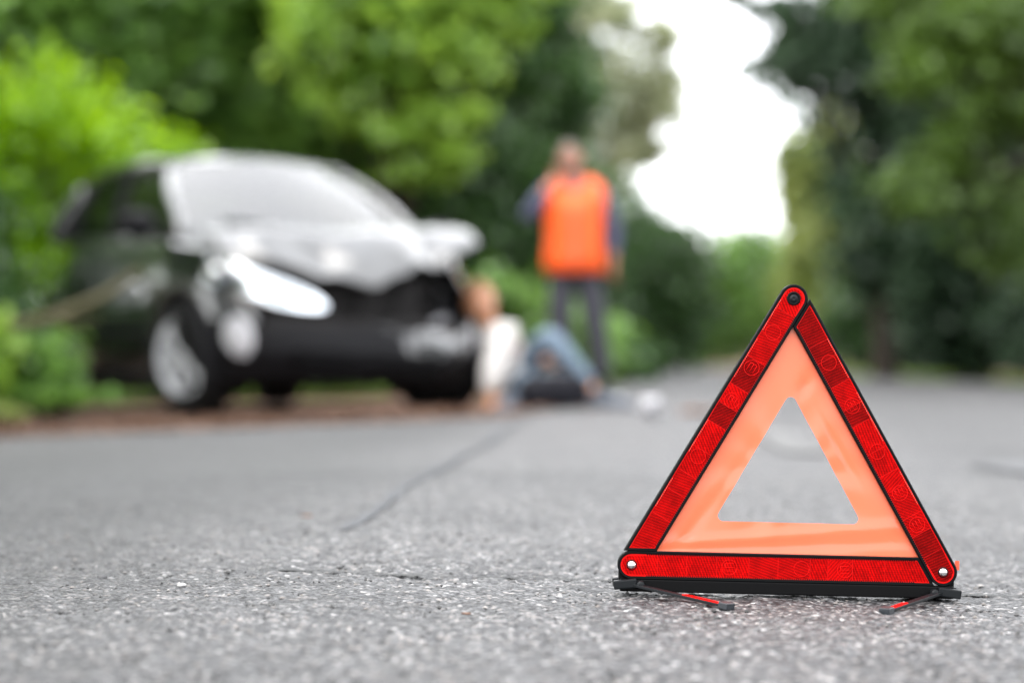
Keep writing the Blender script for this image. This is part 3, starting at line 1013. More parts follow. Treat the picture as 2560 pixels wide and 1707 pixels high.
def build_car():
    xs_side = np.arange(0.55, -3.0, -0.04)
    phis = [phi_at_y(v, 0.5) for v in np.linspace(0, 0.72, 20)] + [phi_at(x, 0.5) for x in xs_side]
    phis += list(np.linspace(phis[-1] + 0.02, PI, 16))
    NK = 22
    ARCH = 0.372
    bm = bmesh.new()
    for s in (1, -1):
        rows = []
        for ph in phis:
            rows.append([bm.verts.new((lambda p: (p[0], s * p[1], p[2]))(outline(ph, j / NK))) for j in range(NK + 1)])
        for i in range(len(rows) - 1):
            for j in range(NK):
                bm.faces.new((rows[i][j], rows[i + 1][j], rows[i + 1][j + 1], rows[i][j + 1]))
    bmesh.ops.remove_doubles(bm, verts=bm.verts, dist=0.0005)
    kill = []
    for f in bm.faces:
        c = f.calc_center_median()
        for wx, _ in WHEELS:
            if abs(c.y) > 0.4 and math.hypot(c.x - wx, c.z - 0.33) < ARCH:
                kill.append(f); break
        else:
            # torn-out grille opening at the nose
            if c.x > 0.45 and abs(c.y + 0.0) < 0.66 and c.z > 0.49:
                kill.append(f)
            elif c.x > 0.40 and c.y > 0.35 and c.z > 0.52:
                kill.append(f)
    bmesh.ops.delete(bm, geom=kill, context='FACES')
    for v in bm.verts:
        for wx, _ in WHEELS:
            d = math.hypot(v.co.x - wx, v.co.z - 0.33)
            if abs(v.co.y) > 0.4 and d < ARCH * 1.10 and d > 0.1:
                q = ARCH / d
                if any(e.is_boundary for e in v.link_edges) or d < ARCH:
                    v.co.x = wx + (v.co.x - wx) * q
                    v.co.z = max(0.19, 0.33 + (v.co.z - 0.33) * q)
    for v in bm.verts:
        v.co = dent(v.co)
    body = solid(bmo('body', bm, M['paint'], CAR, smooth=True), 0.012, 1)
    # arch lips and wheel housings
    for wx, s in WHEELS:
        path = []
        for i in range(19):
            a = R(-8 + 196 * i / 18)
            x, z = wx + ARCH * math.cos(a), 0.33 + ARCH * math.sin(a)
            k = max(0, min(1, (z - 0.19) / (zt(x) - 0.19)))
            y = outline(phi_at(x, k), k)[1]
            path.append(dent((x, s * (y + 0.004), z)))
        tube('arch_lip', path, 0.014, M['trim'], CAR, 8)
        prof = [(0.365, 0.0), (0.365, 0.30), (0.05, 0.32)]
        V, F = lathe_data(prof, 28)
        V = [(wx + v[0], s * (0.86 - v[1]), max(0.12, 0.33 + v[2])) for v in V]
        pyd('wheel_housing', V, F, M['interior'], CAR)
    # under floor
    box('floor_pan', (-1.3, 0, 0.24), (3.6, 1.2, 0.06), M['interior'], CAR)
    box('floor_pan', (-1.3, 0, 0.25), (1.7, 1.62, 0.05), M['interior'], CAR)
    # engine bay: radiator support, engine, battery
    box('radiator', (0.36, 0.0, 0.56), (0.06, 1.05, 0.40), M['engine'], CAR, Matrix.Rotation(0.06, 3, 'Z'), 0.01)
    bm = bmesh.new()
    box_bm(bm, (0.02, -0.05, 0.62), (0.5, 0.6, 0.42), bev=0.04)
    box_bm(bm, (0.05, -0.1, 0.84), (0.32, 0.45, 0.05), bev=0.02)
    bmo('engine', bm, M['engine'], CAR)
    box('battery', (-0.02, 0.48, 0.72), (0.25, 0.2, 0.2), M['engine'], CAR, bev=0.01)
    tube('crash_beam', [dent((0.62 - 0.12 * (y / .6) ** 2, y, 0.50)) for y in np.linspace(-.62, .62, 13)], 0.05, M['engine'], CAR, 8)
    for q in range(5):
        yy = -0.5 + 0.24 * q
        tube('hose', [(0.40, yy, 0.50), (0.47, yy + 0.05, 0.62), (0.42, yy + 0.1, 0.74), (0.25, yy + 0.05, 0.82)], 0.018, M['engine'], CAR, 7)
    # fender tops along the bonnet
    for s in (1, -1):
        def fn(u, v):
            ph = phi_at(0.50 - 0.75 * u, 1.0)
            x, y, z = outline(ph, 1.0)
            yin = 0.70
            yy = y + (min(y, yin) - y) * v
            return dent((x, s * yy, z + 0.018 * math.sin(PI / 2 * v)))
        V, F = grid_data(fn, 18, 5)
        pyd('fender_top', V, F, M['paint'], CAR)
    # cowl
    V, F = grid_data(lambda u, v: (-0.22 + 0.16 * v, (u - .5) * 1.5, 1.0 - 0.03 * v + 0.02 * (1 - (2 * u - 1) ** 2)), 12, 3)
    pyd('cowl', V, F, M['trim'], CAR)
    # crumpled bonnet
    ye = [-0.74, -0.40, 0.05, 0.40, 0.74]
    def bon(u, v):
        y = -0.74 + 1.48 * u
        xf = interp(y, ye, [0.30, 0.52, 0.72, 0.62, 0.55])
        zf = interp(y, ye, [0.90, 0.82, 0.70, 0.84, 1.00])
        zm = interp(y, ye, [1.00, 1.02, 1.03, 1.07, 1.10])
        zr = 1.035 + 0.03 * (1 - (y / 0.74) ** 2)
        x = -0.12 + (xf + 0.12) * v
        if v < 0.55:
            t = v / 0.55
            z = zr + (zm - zr) * t
        else:
            t = (v - 0.55) / 0.45
            z = zm + (zf - zm) * (t ** 1.3)
        am = 0.095 * min(1, v * 1.6)
        z += am * (vnoise(x * 4.2, y * 4.2, 2.0) - 0.5) + 0.055 * v * (vnoise(x * 9, y * 9, 5.0) - 0.5)
        x += 0.03 * v * (vnoise(y * 8, 3.3, 1.0) - 0.5)
        return (x, y, z)
    V, F = grid_data(bon, 44, 30)
    solid(pyd('bonnet', V, F, M['paint'], CAR), 0.018, -1)
    # front bumper
    def bump(u, v):
        ph = (u * 2 - 1) * phi_at_y(0.86, 0.3)
        k = 0.0 + 0.50 * v
        p = out_n(abs(ph), k, 0.016)
        sag = -0.05 * max(0, ph) * v
        return dent((p.x, math.copysign(p.y, ph), p.z + sag))
    V, F = grid_data(bump, 46, 10)
    solid(pyd('front_bumper', V, F, M['trim'], CAR), 0.014, -1)
    def intake(u, v):
        y = (u - .5) * 0.95
        ph = phi_at_y(abs(y), 0.25)
        p = out_n(ph, 0.10 + 0.16 * v, 0.022)
        return dent((p.x, math.copysign(p.y, y), p.z))
    V, F = grid_data(intake, 20, 4)
    fb = pyd('lower_grille', V, F, M['black_plastic'], CAR)
    for q in range(4):
        path = []
        for y in np.linspace(-.46, .46, 15):
            ph = phi_at_y(abs(y), 0.25)
            p = out_n(ph, 0.115 + 0.042 * q, 0.030)
            path.append(dent((p.x, y, p.z)))
        tube('grille_bar', path, 0.007, M['trim'], fb, 6)
    # number plate holder strip hanging crooked is not in view; fog lamps are
    for s in (1, -1):
        ph = phi_at_y(0.70, 0.33)
        def fog(u, v, s=s):
            r_, a = v * 0.075, u * 2 * PI
            p = out_n(phi_at_y(0.70 + r_ * 0.7 * math.cos(a), 0.36), 0.38 + r_ * 2.2 * math.sin(a), 0.032 - 0.01 * v)
            return dent((p.x, s * p.y, p.z))
        V, F = grid_data(fog, 24, 4)
        pyd('fog_lamp', V, F, M['fog'], CAR)
    # headlights: swept lenses that wrap round the corners; the left one is broken
    for s in (-1, 1):
        def hl(u, v, off=0.014):
            y0, y1 = 0.30, 0.845
            y = y0 + (y1 - y0) * min(u, 0.72) / 0.72
            ph0 = phi_at_y(min(y, 0.80), 0.75)
            ph = ph0 if u < 0.72 else ph0 + (u - 0.72) * 0.55
            klo = 0.60 + 0.22 * u
            khi = 0.77 + 0.28 * u ** 0.8
            khi = min(khi, 0.985)
            m_ = (klo + khi) / 2
            hw = (khi - klo) / 2 * (max(0.02, 1 - abs(2 * u - 1) ** 4)) ** 0.5
            k = m_ + hw * (2 * v - 1)
            bul = off + 0.02 * math.sin(PI * u) * math.sin(PI * v)
            p = out_n(ph, k, bul)
            q = (p.x, s * p.y, p.z)
            return q if s < 0 else dent(q)
        if s < 0:
            V, F = grid_data(lambda u, v: hl(u, v, 0.006), 30, 10)
            h = pyd('headlight', V, F, M['lamp_chrome'], CAR)
            V, F = grid_data(lambda u, v: hl(u, v, 0.022), 30, 10)
            outward(pyd('lens', V, F, M['lens'], h))
            for uu in (0.35, 0.62):
                p = hl(uu, 0.5, 0.012)
                bm = bmesh.new()
                bmesh.ops.create_uvsphere(bm, u_segments=16, v_segments=10, radius=0.034, matrix=Matrix.Translation(p))
                bmo('projector', bm, M['chrome'], h, smooth=True)
        else:
            V, F = grid_data(lambda u, v: (lambda q: (q[0] - 0.10, q[1] - 0.03, q[2] - 0.16 - 0.06 * u))(hl(0.25 + 0.7 * u, 0.1 + 0.55 * v, 0.0)), 16, 6)
            h = solid(pyd('headlight', V, F, M['fog'], CAR), 0.01)
            h['label'] = 'broken headlight hanging out of its socket'
            rng = random.Random(2)
            for i in range(4):
                c = Vector(hl(0.3 + 0.18 * i, 0.4, 0.0)) + Vector((-0.12, -0.02, rng.uniform(-.12, .02)))
                box('broken_bracket', c, (0.03, 0.14, 0.05), M['trim'], h, Matrix.Rotation(rng.uniform(-1, 1), 3, 'X') @ Matrix.Rotation(rng.uniform(-1, 1), 3, 'Z'))
    # greenhouse
    top = {'wc': (-0.92, 0.0, 1.535), 'wa': (-1.06, 0.56, 1.47), 'b': (-1.62, 0.60, 1.485), 'c': (-2.4, 0.59, 1.465), 'd': (-2.86, 0.54, 1.43), 'r': (-3.0, 0, 1.48)}
    bot = {'wc': (-0.10, 0.0, 1.02), 'wa': (-0.26, 0.755, 1.00), 'b': (-1.38, 0.795, 1.035), 'c': (-2.32, 0.785, 1.06), 'd': (-2.95, 0.72, 1.08), 'r': (-3.17, 0, 1.09)}
    def lerp(a, b, t): return tuple(a[i] + (b[i] - a[i]) * t for i in range(3))
    def screen(u, v, a='wc', b='wa'):
        y = abs(2 * u - 1)
        bp = lerp(bot[a], bot[b], y ** 2); bp = (bp[0], bot[b][1] * (2 * u - 1), bp[2])
        tp = lerp(top[a], top[b], y ** 2); tp = (tp[0], top[b][1] * (2 * u - 1), tp[2])
        p = lerp(bp, tp, v)
        return (p[0], p[1], p[2] + 0.035 * math.sin(PI * v))
    V, F = grid_data(screen, 24, 12)
    outward(pyd('windscreen', V, F, M['windscreen'], CAR))
    V, F = grid_data(lambda u, v: screen(u, v, 'r', 'd'), 16, 8)
    outward(pyd('rear_window', V, F, M['window'], CAR))
    for s in (1, -1):
        for (a, b) in (('wa', 'b'), ('b', 'c'), ('c', 'd')):
            def sw(u, v):
                p = lerp(lerp(bot[a], bot[b], u), lerp(top[a], top[b], u), v)
                return (p[0], s * (p[1] + 0.03 * math.sin(PI * v)), p[2])
            V, F = grid_data(sw, 10, 6)
            outward(pyd('side_window', V, F, M['window'], CAR))
        for nm, rr in (('wa', 0.045), ('b', 0.04), ('c', 0.045), ('d', 0.07)):
            b_, t_ = bot[nm], top[nm]
            path = [(lambda p: (p[0], s * (p[1] + 0.03 * math.sin(PI * q)), p[2] + (0.03 * math.sin(PI * q) if nm == 'wa' else 0)))(lerp(b_, t_, q)) for q in np.linspace(0, 1, 9)]
            tube('pillar', path, [rr * (1 - .25 * q) for q in np.linspace(0, 1, 9)], M['trim'] if nm in 'bc' else M['paint'], CAR, 8)
        # cant rail between the side windows and the roof
        path = [(lambda p: (p[0], s * (p[1] - 0.005), p[2] + 0.025))(lerp(top[a_], top[b_], q)) for a_, b_ in (('wa', 'b'), ('b', 'c'), ('c', 'd')) for q in (0, .25, .5, .75)]
        path.append((top['d'][0], s * top['d'][1], top['d'][2] + 0.02))
        tube('cant_rail', path, [0.02, 0.034] + [0.042] * (len(path) - 4) + [0.034, 0.02], M['paint'], CAR, 12)
        # belt rail
        path = [(lambda p: (p[0], s * p[1], p[2] - 0.01))(bot[q]) for q in ('wa', 'b', 'c', 'd')]
        tube('belt_rail', path, 0.03, M['paint'], CAR, 8)
        # doors: skins proud of the body by their own thickness
        for (xa, xb) in ((-0.42, -1.40), (-1.43, -2.22)):
            def dr(u, v):
                x = xa + (xb - xa) * u
                k = 0.12 + 0.85 * v
                p = out_n(phi_at(x, k), k, 0.007)
                return (p.x, s * p.y, p.z)
            V, F = grid_data(dr, 20, 14)
            d = solid(pyd('door', V, F, M['paint'], CAR), 0.010, 0)
            p = out_n(phi_at(xb + 0.16, 0.82), 0.82, 0.03)
            box('handle', (p.x, s * p.y, p.z), (0.17, 0.03, 0.028), M['paint'], d, bev=0.01)
        p = out_n(phi_at(-1.4, .4), .4, 0.012)
        box('side_moulding', (-1.32, s * (p.y + 0.004), 0.46), (1.75, 0.022, 0.05), M['trim'], CAR, bev=0.008)
        box('sill', (-1.3, s * 0.815, 0.20), (1.7, 0.06, 0.09), M['trim'], CAR, bev=0.02)
        # mirror
        bm = bmesh.new()
        bmesh.ops.create_uvsphere(bm, u_segments=20, v_segments=12, radius=1)
        for v in bm.verts:
            v.co = Vector((-0.46 + 0.085 * v.co.x, s * (0.965 + 0.115 * v.co.y), 1.085 + 0.085 * v.co.z))
            v.co.x = max(v.co.x, -0.50)
        mi = bmo('mirror', bm, M['trim'], CAR, smooth=True)
        tube('mirror_stalk', [(-0.42, s * 0.76, 1.02), (-0.45, s * 0.87, 1.05)], 0.03, M['trim'], mi, 8)
        # tail lamp
        V, F = grid_data(lambda u, v: (lambda p: (p.x, s * p.y, p.z))(out_n(phi_at(-2.95 - 0.27 * u, .8), 0.62 + 0.36 * v, 0.01)), 8, 6)
        pyd('tail_lamp', V, F, M['tail_red'], CAR)
        # wiper
        tube('wiper', [(-0.13, 0.35 * s - .15, 1.045), (-0.20, 0.35 * s - 0.35, 1.085), (-0.26, 0.35 * s - 0.55, 1.10)] if s > 0 else
             [(-0.12, -0.05, 1.05), (-0.22, -0.28, 1.10), (-0.30, -0.5, 1.115)], 0.009, M['trim'], CAR, 6)
    def roof(u, v):
        x = interp(v, [0, .06, .25, .6, .9, 1], [-0.92, -1.03, -1.45, -2.25, -2.86, -3.02])
        yw = interp(x, [-3.02, -2.86, -2.4, -1.62, -1.06, -0.92], [0.50, 0.55, 0.60, 0.61, 0.585, 0.53])
        ze = interp(x, [-3.02, -2.86, -2.4, -1.62, -1.06, -0.92], [1.465, 1.455, 1.50, 1.52, 1.49, 1.475])
        zc = interp(x, [-3.02, -2.86, -2.4, -1.62, -1.06, -0.92], [1.485, 1.52, 1.58, 1.605, 1.56, 1.535])
        t = 2 * u - 1
        xx = x - (0.12 if v < .06 else 0.04 if v < .3 else 0) * t * t
        return (xx, yw * t, ze + (zc - ze) * (1 - abs(t) ** 2.4))
    V, F = grid_data(roof, 28, 40)
    solid(pyd('roof', V, F, M['paint'], CAR), 0.02, -1)
    bm = bmesh.new()
    box_bm(bm, (-2.7, 0, 1.575), (0.16, 0.03, 0.06), bev=0.012)
    bmo('roof_antenna', bm, M['paint'], CAR)
    # interior
    bm = bmesh.new(); box_bm(bm, (-0.55, 0, 0.93), (0.5, 1.45, 0.16), bev=0.05)
    bmo('dashboard', bm, M['interior'], CAR)
    V, F = tube_data([(-0.92 + 0.06 * math.sin(a), 0.36 + 0.18 * math.cos(a), 0.95 + 0.17 * math.sin(a)) for a in np.linspace(0, 2 * PI, 25)], [0.014] * 25, 8, False)
    pyd('steering_wheel', V, F, M['interior'], CAR)
    for sy in (-0.36, 0.36):
        bm = bmesh.new()
        box_bm(bm, (-1.30, sy, 0.55), (0.5, 0.48, 0.16), bev=0.05)
        box_bm(bm, (-1.56, sy, 0.88), (0.14, 0.48, 0.62), Matrix.Rotation(-0.25, 3, 'Y'), bev=0.05)
        box_bm(bm, (-1.66, sy, 1.27), (0.09, 0.26, 0.16), Matrix.Rotation(-0.2, 3, 'Y'), bev=0.03)
        bmo('front_seat', bm, M['interior'], CAR)
    bm = bmesh.new()
    box_bm(bm, (-2.2, 0, 0.55), (0.5, 1.25, 0.16), bev=0.05)
    box_bm(bm, (-2.48, 0, 0.88), (0.14, 1.25, 0.6), Matrix.Rotation(-0.25, 3, 'Y'), bev=0.05)
    bmo('rear_seat', bm, M['interior'], CAR)
    # wheels: one built, three copied with their parts
    def make_wheel():
        wr = empty('wheel'); wr.parent = CAR
        prof = [(0.215, -0.095), (0.235, -0.105), (0.285, -0.108), (0.312, -0.095), (0.325, -0.07), (0.326, 0.0), (0.325, 0.07), (0.312, 0.095), (0.285, 0.108), (0.235, 0.105), (0.215, 0.095)]
        V, F = lathe_data(prof, 56); pyd('tyre', V, F, M['rubber'], wr)
        prof = [(0.205, 0.10), (0.222, 0.108), (0.224, 0.10), (0.212, 0.085), (0.20, 0.05), (0.198, -0.09), (0.216, -0.1)]
        V, F = lathe_data(prof, 48); pyd('rim', V, F, M['alloy'], wr)
        bm = bmesh.new()
        for i in range(6):
            a = 2 * PI * i / 6
            for d in (-0.13, 0.13):
                p0 = Vector((0.045 * math.cos(a), 0.088, 0.045 * math.sin(a)))
                p1 = Vector((0.206 * math.cos(a + d), 0.082, 0.206 * math.sin(a + d)))
                dv = p1 - p0
                rot = dv.to_track_quat('X', 'Y').to_matrix()
                box_bm(bm, (p0 + p1) / 2, (dv.length, 0.026, 0.022), rot, 0.004)
        bmo('spokes', bm, M['alloy'], wr)
        V, F = lathe_data([(0.001, 0.108), (0.03, 0.106), (0.05, 0.098), (0.056, 0.08), (0.056, 0.05)], 24)
        pyd('hub_cap', V, F, M['alloy'], wr)
        V, F = lathe_data([(0.04, 0.03), (0.15, 0.03), (0.15, 0.012), (0.04, 0.012)], 36)
        pyd('brake_disc', V, F, M['steel'], wr)
        return wr
    first = make_wheel()
    for i, (wx, s) in enumerate(WHEELS):
        if i == 0:
            wr = first
        else:
            wr = first.copy(); COL.objects.link(wr); wr.parent = CAR
            for ch in [c for c in first.children]:
                c = ch.copy(); COL.objects.link(c); c.parent = wr
        steer = R(20) if wx == 0 else 0
        wr.location = (wx, s * 0.755, 0.326)
        wr.rotation_euler = (0, 0.3 * i, steer + (0 if s > 0 else PI))
build_car()

# ------------------------------------------------------------------ people
def skin_mesh(pts, edges, root=0, sub=2):
    me = bpy.data.meshes.new('tmp')
    me.from_pydata([p[:3] for p in pts], edges, [])
    o = bpy.data.objects.new('tmp', me)
    COL.objects.link(o)
    o.modifiers.new('skin', 'SKIN').use_smooth_shade = True
    for i, p in enumerate(pts):
        sv = me.skin_vertices[0].data[i]
        r = p[3]
        sv.radius = r if isinstance(r, tuple) else (r, r)
        sv.use_root = (i == root)
    o.modifiers.new('sub', 'SUBSURF').levels = sub
    dg = bpy.context.evaluated_depsgraph_get()
    out = bpy.data.meshes.new_from_object(o.evaluated_get(dg))
    bpy.data.objects.remove(o)
    return out

def remesh_join(name, meshes, voxel, m, parent, smooth_it=4):
    bm = bmesh.new()
    for me in meshes:
        bm.from_mesh(me)
    me = bpy.data.meshes.new(name)
    bm.to_mesh(me); bm.free()
    o = bpy.data.objects.new('tmp', me)
    COL.objects.link(o)
    r = o.modifiers.new('r', 'REMESH'); r.mode = 'VOXEL'; r.voxel_size = voxel
    s = o.modifiers.new('s', 'SMOOTH'); s.iterations = smooth_it; s.factor = 0.5
    dg = bpy.context.evaluated_depsgraph_get()
    out = bpy.data.meshes.new_from_object(o.evaluated_get(dg))
    bpy.data.objects.remove(o)
    bm = bmesh.new(); bm.from_mesh(out)
    seen, best = set(), []
    for v in bm.verts:
        if v in seen: continue
        st, isl = [v], [v]; seen.add(v)
        while st:
            for e in st.pop().link_edges:
                for q in e.verts:
                    if q not in seen:
                        seen.add(q); st.append(q); isl.append(q)
        if len(isl) > len(best): best = isl
    keep = set(best)
    bmesh.ops.delete(bm, geom=[v for v in bm.verts if v not in keep], context='VERTS')
    bm.to_mesh(out); bm.free()
    out.materials.clear()
    return link_mesh(name, out, m, parent)

def head_mesh(mtx):
    """a head facing -Y, about 0.225 tall, centred on its origin"""
    bm = bmesh.new()
    bmesh.ops.create_uvsphere(bm, u_segments=40, v_segments=30, radius=1)
    for v in bm.verts:
        x, y, z = v.co
        wx = 0.076 * (1 - 0.16 * max(0, -z) ** 1.2)
        p = Vector((x * wx, y * 0.094 + 0.008, z * 0.112))
        if z < -0.1 and y > 0:
            p.y *= 1 - 0.30 * min(1, (-z - 0.1))
        if y < -0.2:
            f = (-y - 0.2) / 0.8
            p.y += -0.018 * f * math.exp(-(((z + 0.10) / 0.20) ** 2 + (x / 0.17) ** 2))            # nose
            p.y += -0.007 * f * math.exp(-(((z + 0.72) / 0.17) ** 2 + (x / 0.32) ** 2))            # chin
            for sx in (-0.38, 0.38):
                p.y += 0.010 * f * math.exp(-(((z - 0.08) / 0.13) ** 2 + ((x - sx) / 0.2) ** 2))   # sockets
                p.y += -0.004 * f * math.exp(-(((z - 0.27) / 0.08) ** 2 + ((x - sx) / 0.3) ** 2))  # brows
            p.y += -0.004 * f * math.exp(-(((z + 0.45) / 0.10) ** 2 + (x / 0.25) ** 2))            # mouth
        v.co = mtx @ p
    for sx in (-1, 1):
        r = bmesh.ops.create_uvsphere(bm, u_segments=10, v_segments=8, radius=1)
        for v in r['verts']:
            v.co = mtx @ Vector((sx * (0.076 + 0.008 * v.co.x), 0.012 + 0.018 * v.co.y + 0.006 * v.co.x * sx, 0.0 + 0.032 * v.co.z))
    me = bpy.data.meshes.new('head')
    bm.to_mesh(me); bm.free()
    return me

def hand_chain(wrist, d, palm_n, curl=0.5, side=1):
    """palm with five bent fingers; d = direction of the hand, palm_n = out of the palm"""
    d = Vector(d).normalized(); n_ = Vector(palm_n); n_ = (n_ - d * n_.dot(d)).normalized()
    s = d.cross(n_) * side
    W_ = Vector(wrist)
    meshes = []
    pts = [(*W_, 0.026), (*(W_ + d * 0.035), (0.036, 0.020)), (*(W_ + d * 0.085), (0.040, 0.018))]
    pts = [(p[0], p[1], p[2], p[3] if isinstance(p[3], tuple) else (p[3], p[3])) for p in pts]
    bm = bmesh.new()
    bmesh.ops.create_uvsphere(bm, u_segments=16, v_segments=12, radius=1)
    for v in bm.verts:
        c = v.co
        v.co = W_ + d * (0.05 + 0.055 * c.x) + s * (0.040 * c.y) + n_ * (0.017 * c.z)
    me = bpy.data.meshes.new('palm'); bm.to_mesh(me); bm.free()
    meshes.append(me)
    for i, (off, L) in enumerate(((-0.030, 0.072), (-0.010, 0.082), (0.010, 0.076), (0.029, 0.060))):
        p = W_ + d * 0.085 + s * off
        dirv = d.copy()
        fp = [(*(W_ + d * 0.05 + s * off * 0.8), (0.011, 0.011)), (*p, (0.0105, 0.0105))]
        for seg, fr in enumerate((0.42, 0.32, 0.26)):
            dirv = (Matrix.Rotation(-curl * (0.8 + 0.35 * seg), 3, s * side) @ dirv) if True else dirv
            p = p + dirv * L * fr
            rr = 0.0095 - 0.0012 * seg
            fp.append((*p, (rr, rr)))
        meshes.append(skin_mesh(fp, [(q, q + 1) for q in range(len(fp) - 1)], 0, 1))
    tp = W_ + d * 0.025 - s * 0.028
    t1 = tp + (d * 0.6 - s * 0.75 + n_ * 0.25).normalized() * 0.035
    t2 = t1 + (d * 0.9 - s * 0.25 + n_ * 0.35).normalized() * 0.032
    t3 = t2 + (d * 0.95 + n_ * 0.35).normalized() * 0.024
    fp = [(*tp, (0.014, 0.014)), (*t1, (0.0125, 0.0125)), (*t2, (0.0105, 0.0105)), (*t3, (0.009, 0.009))]
    meshes.append(skin_mesh(fp, [(0, 1), (1, 2), (2, 3)], 0, 1))
    return meshes

def face_parts(parent, mtx, hair_m, beard=False, long_hair=False):
    for sx in (-1, 1):
        for nm, r_, yo, mm in (('eye', 0.0125, -0.070, M['eye']), ('iris', 0.0062, -0.0795, M['iris'])):
            bm = bmesh.new()
            bmesh.ops.create_uvsphere(bm, u_segments=12, v_segments=8, radius=r_, matrix=mtx @ Matrix.Translation((sx * 0.029, yo, 0.009)))
            bmo(nm, bm, mm, parent, smooth=True)
        bm = bmesh.new()
        box_bm(bm, (0, 0, 0), (0.036, 0.008, 0.007), bev=0.002)
        bmesh.ops.transform(bm, matrix=mtx @ Matrix.Translation((sx * 0.030, -0.086, 0.031)) @ Matrix.Rotation(sx * 0.1, 4, 'Y'), verts=bm.verts)
        bmo('eyebrow', bm, hair_m, parent)
    bm = bmesh.new()
    bmesh.ops.create_uvsphere(bm, u_segments=14, v_segments=8, radius=1)
    for v in bm.verts:
        v.co = mtx @ Vector((v.co.x * 0.025, -0.088 + v.co.y * 0.008, -0.050 + v.co.z * 0.008))
    bmo('lips', bm, M['lips'], parent, smooth=True)
    # hair cap
    bm = bmesh.new()
    bmesh.ops.create_uvsphere(bm, u_segments=40, v_segments=28, radius=1)
    kill = []
    for v in bm.verts:
        x, y, z = v.co
        line = 0.42 - 0.75 * max(-0.6, min(1, (y + 0.55))) if not long_hair else 0.42 - 1.6 * max(-0.6, min(1.2, (y + 0.5)))
        if z < line:
            kill.append(v)
        nz = 0.006 * vnoise(x * 5 + 3, y * 5, z * 5)
        v.co = mtx @ Vector((x * (0.083 + nz), y * (0.101 + nz) + 0.009, z * (0.120 + nz)))
    bmesh.ops.delete(bm, geom=kill, context='VERTS')
    solid(bmo('hair', bm, hair_m, parent, smooth=True), 0.010, -1)
    if beard:
        bm = bmesh.new()
        bmesh.ops.create_uvsphere(bm, u_segments=36, v_segments=24, radius=1)
        kill = []
        for v in bm.verts:
            x, y, z = v.co
            if not (y < 0.15 and z < -0.32 - 0.0 * x and z > -0.98) or (abs(x) < 0.32 and -0.60 < z < -0.30):
                kill.append(v)
            v.co = mtx @ Vector((x * 0.073, y * 0.100 + 0.006, z * 0.118))
        bmesh.ops.delete(bm, geom=kill, context='VERTS')
        solid(bmo('beard', bm, hair_m, parent, smooth=True), 0.006, 0)

def loft(name, secs, m, parent, segs=28, caps=False):
    """secs: (centre, half x, half y, power) horizontal-ish rings"""
    V, F = [], []
    for (c, rx, ry) in secs:
        for k in range(segs):
            a = 2 * PI * k / segs
            ca, sa = math.cos(a), math.sin(a)
            V.append((c[0] + rx * math.copysign(abs(ca) ** 0.8, ca), c[1] + ry * math.copysign(abs(sa) ** 0.8, sa), c[2]))
    for i in range(len(secs) - 1):
        for k in range(segs):
            k2 = (k + 1) % segs
            F.append((i * segs + k, i * segs + k2, (i + 1) * segs + k2, (i + 1) * segs + k))
    if caps:
        F.append(tuple(range(segs))[::-1]); F.append(tuple((len(secs) - 1) * segs + k for k in range(segs)))
    return pyd(name, V, F, m, parent)

def shoe(name, heel, toe_dir, m, parent, L=0.29):
    d = Vector((toe_dir[0], toe_dir[1], 0)).normalized(); s = Vector((-d.y, d.x, 0))
    V, F = [], []
    prof = [(-0.05, 0.030, 0.085), (-0.03, 0.040, 0.10), (0.04, 0.040, 0.10), (0.10, 0.043, 0.075), (0.16, 0.050, 0.060), (0.20, 0.046, 0.050), (0.235, 0.028, 0.035)]
    segs = 14
    h = Vector(heel)
    for (a, wd, ht) in prof:
        for k in range(segs):
            an = 2 * PI * k / segs
            z = math.sin(an)
            V.append(h + d * a * L / 0.285 + s * wd * math.cos(an) * (1.0 if z < 0 else 0.85) + Vector((0, 0, (ht / 2) * (1 + (z if z > -0.6 else -1)))))
    for i in range(len(prof) - 1):
        for k in range(segs):
            k2 = (k + 1) % segs
            F.append((i * segs + k, i * segs + k2, (i + 1) * segs + k2, (i + 1) * segs + k))
    F.append(tuple(range(segs))[::-1]); F.append(tuple((len(prof) - 1) * segs + k for k in range(segs)))
    return pyd(name, V, F, m, parent)

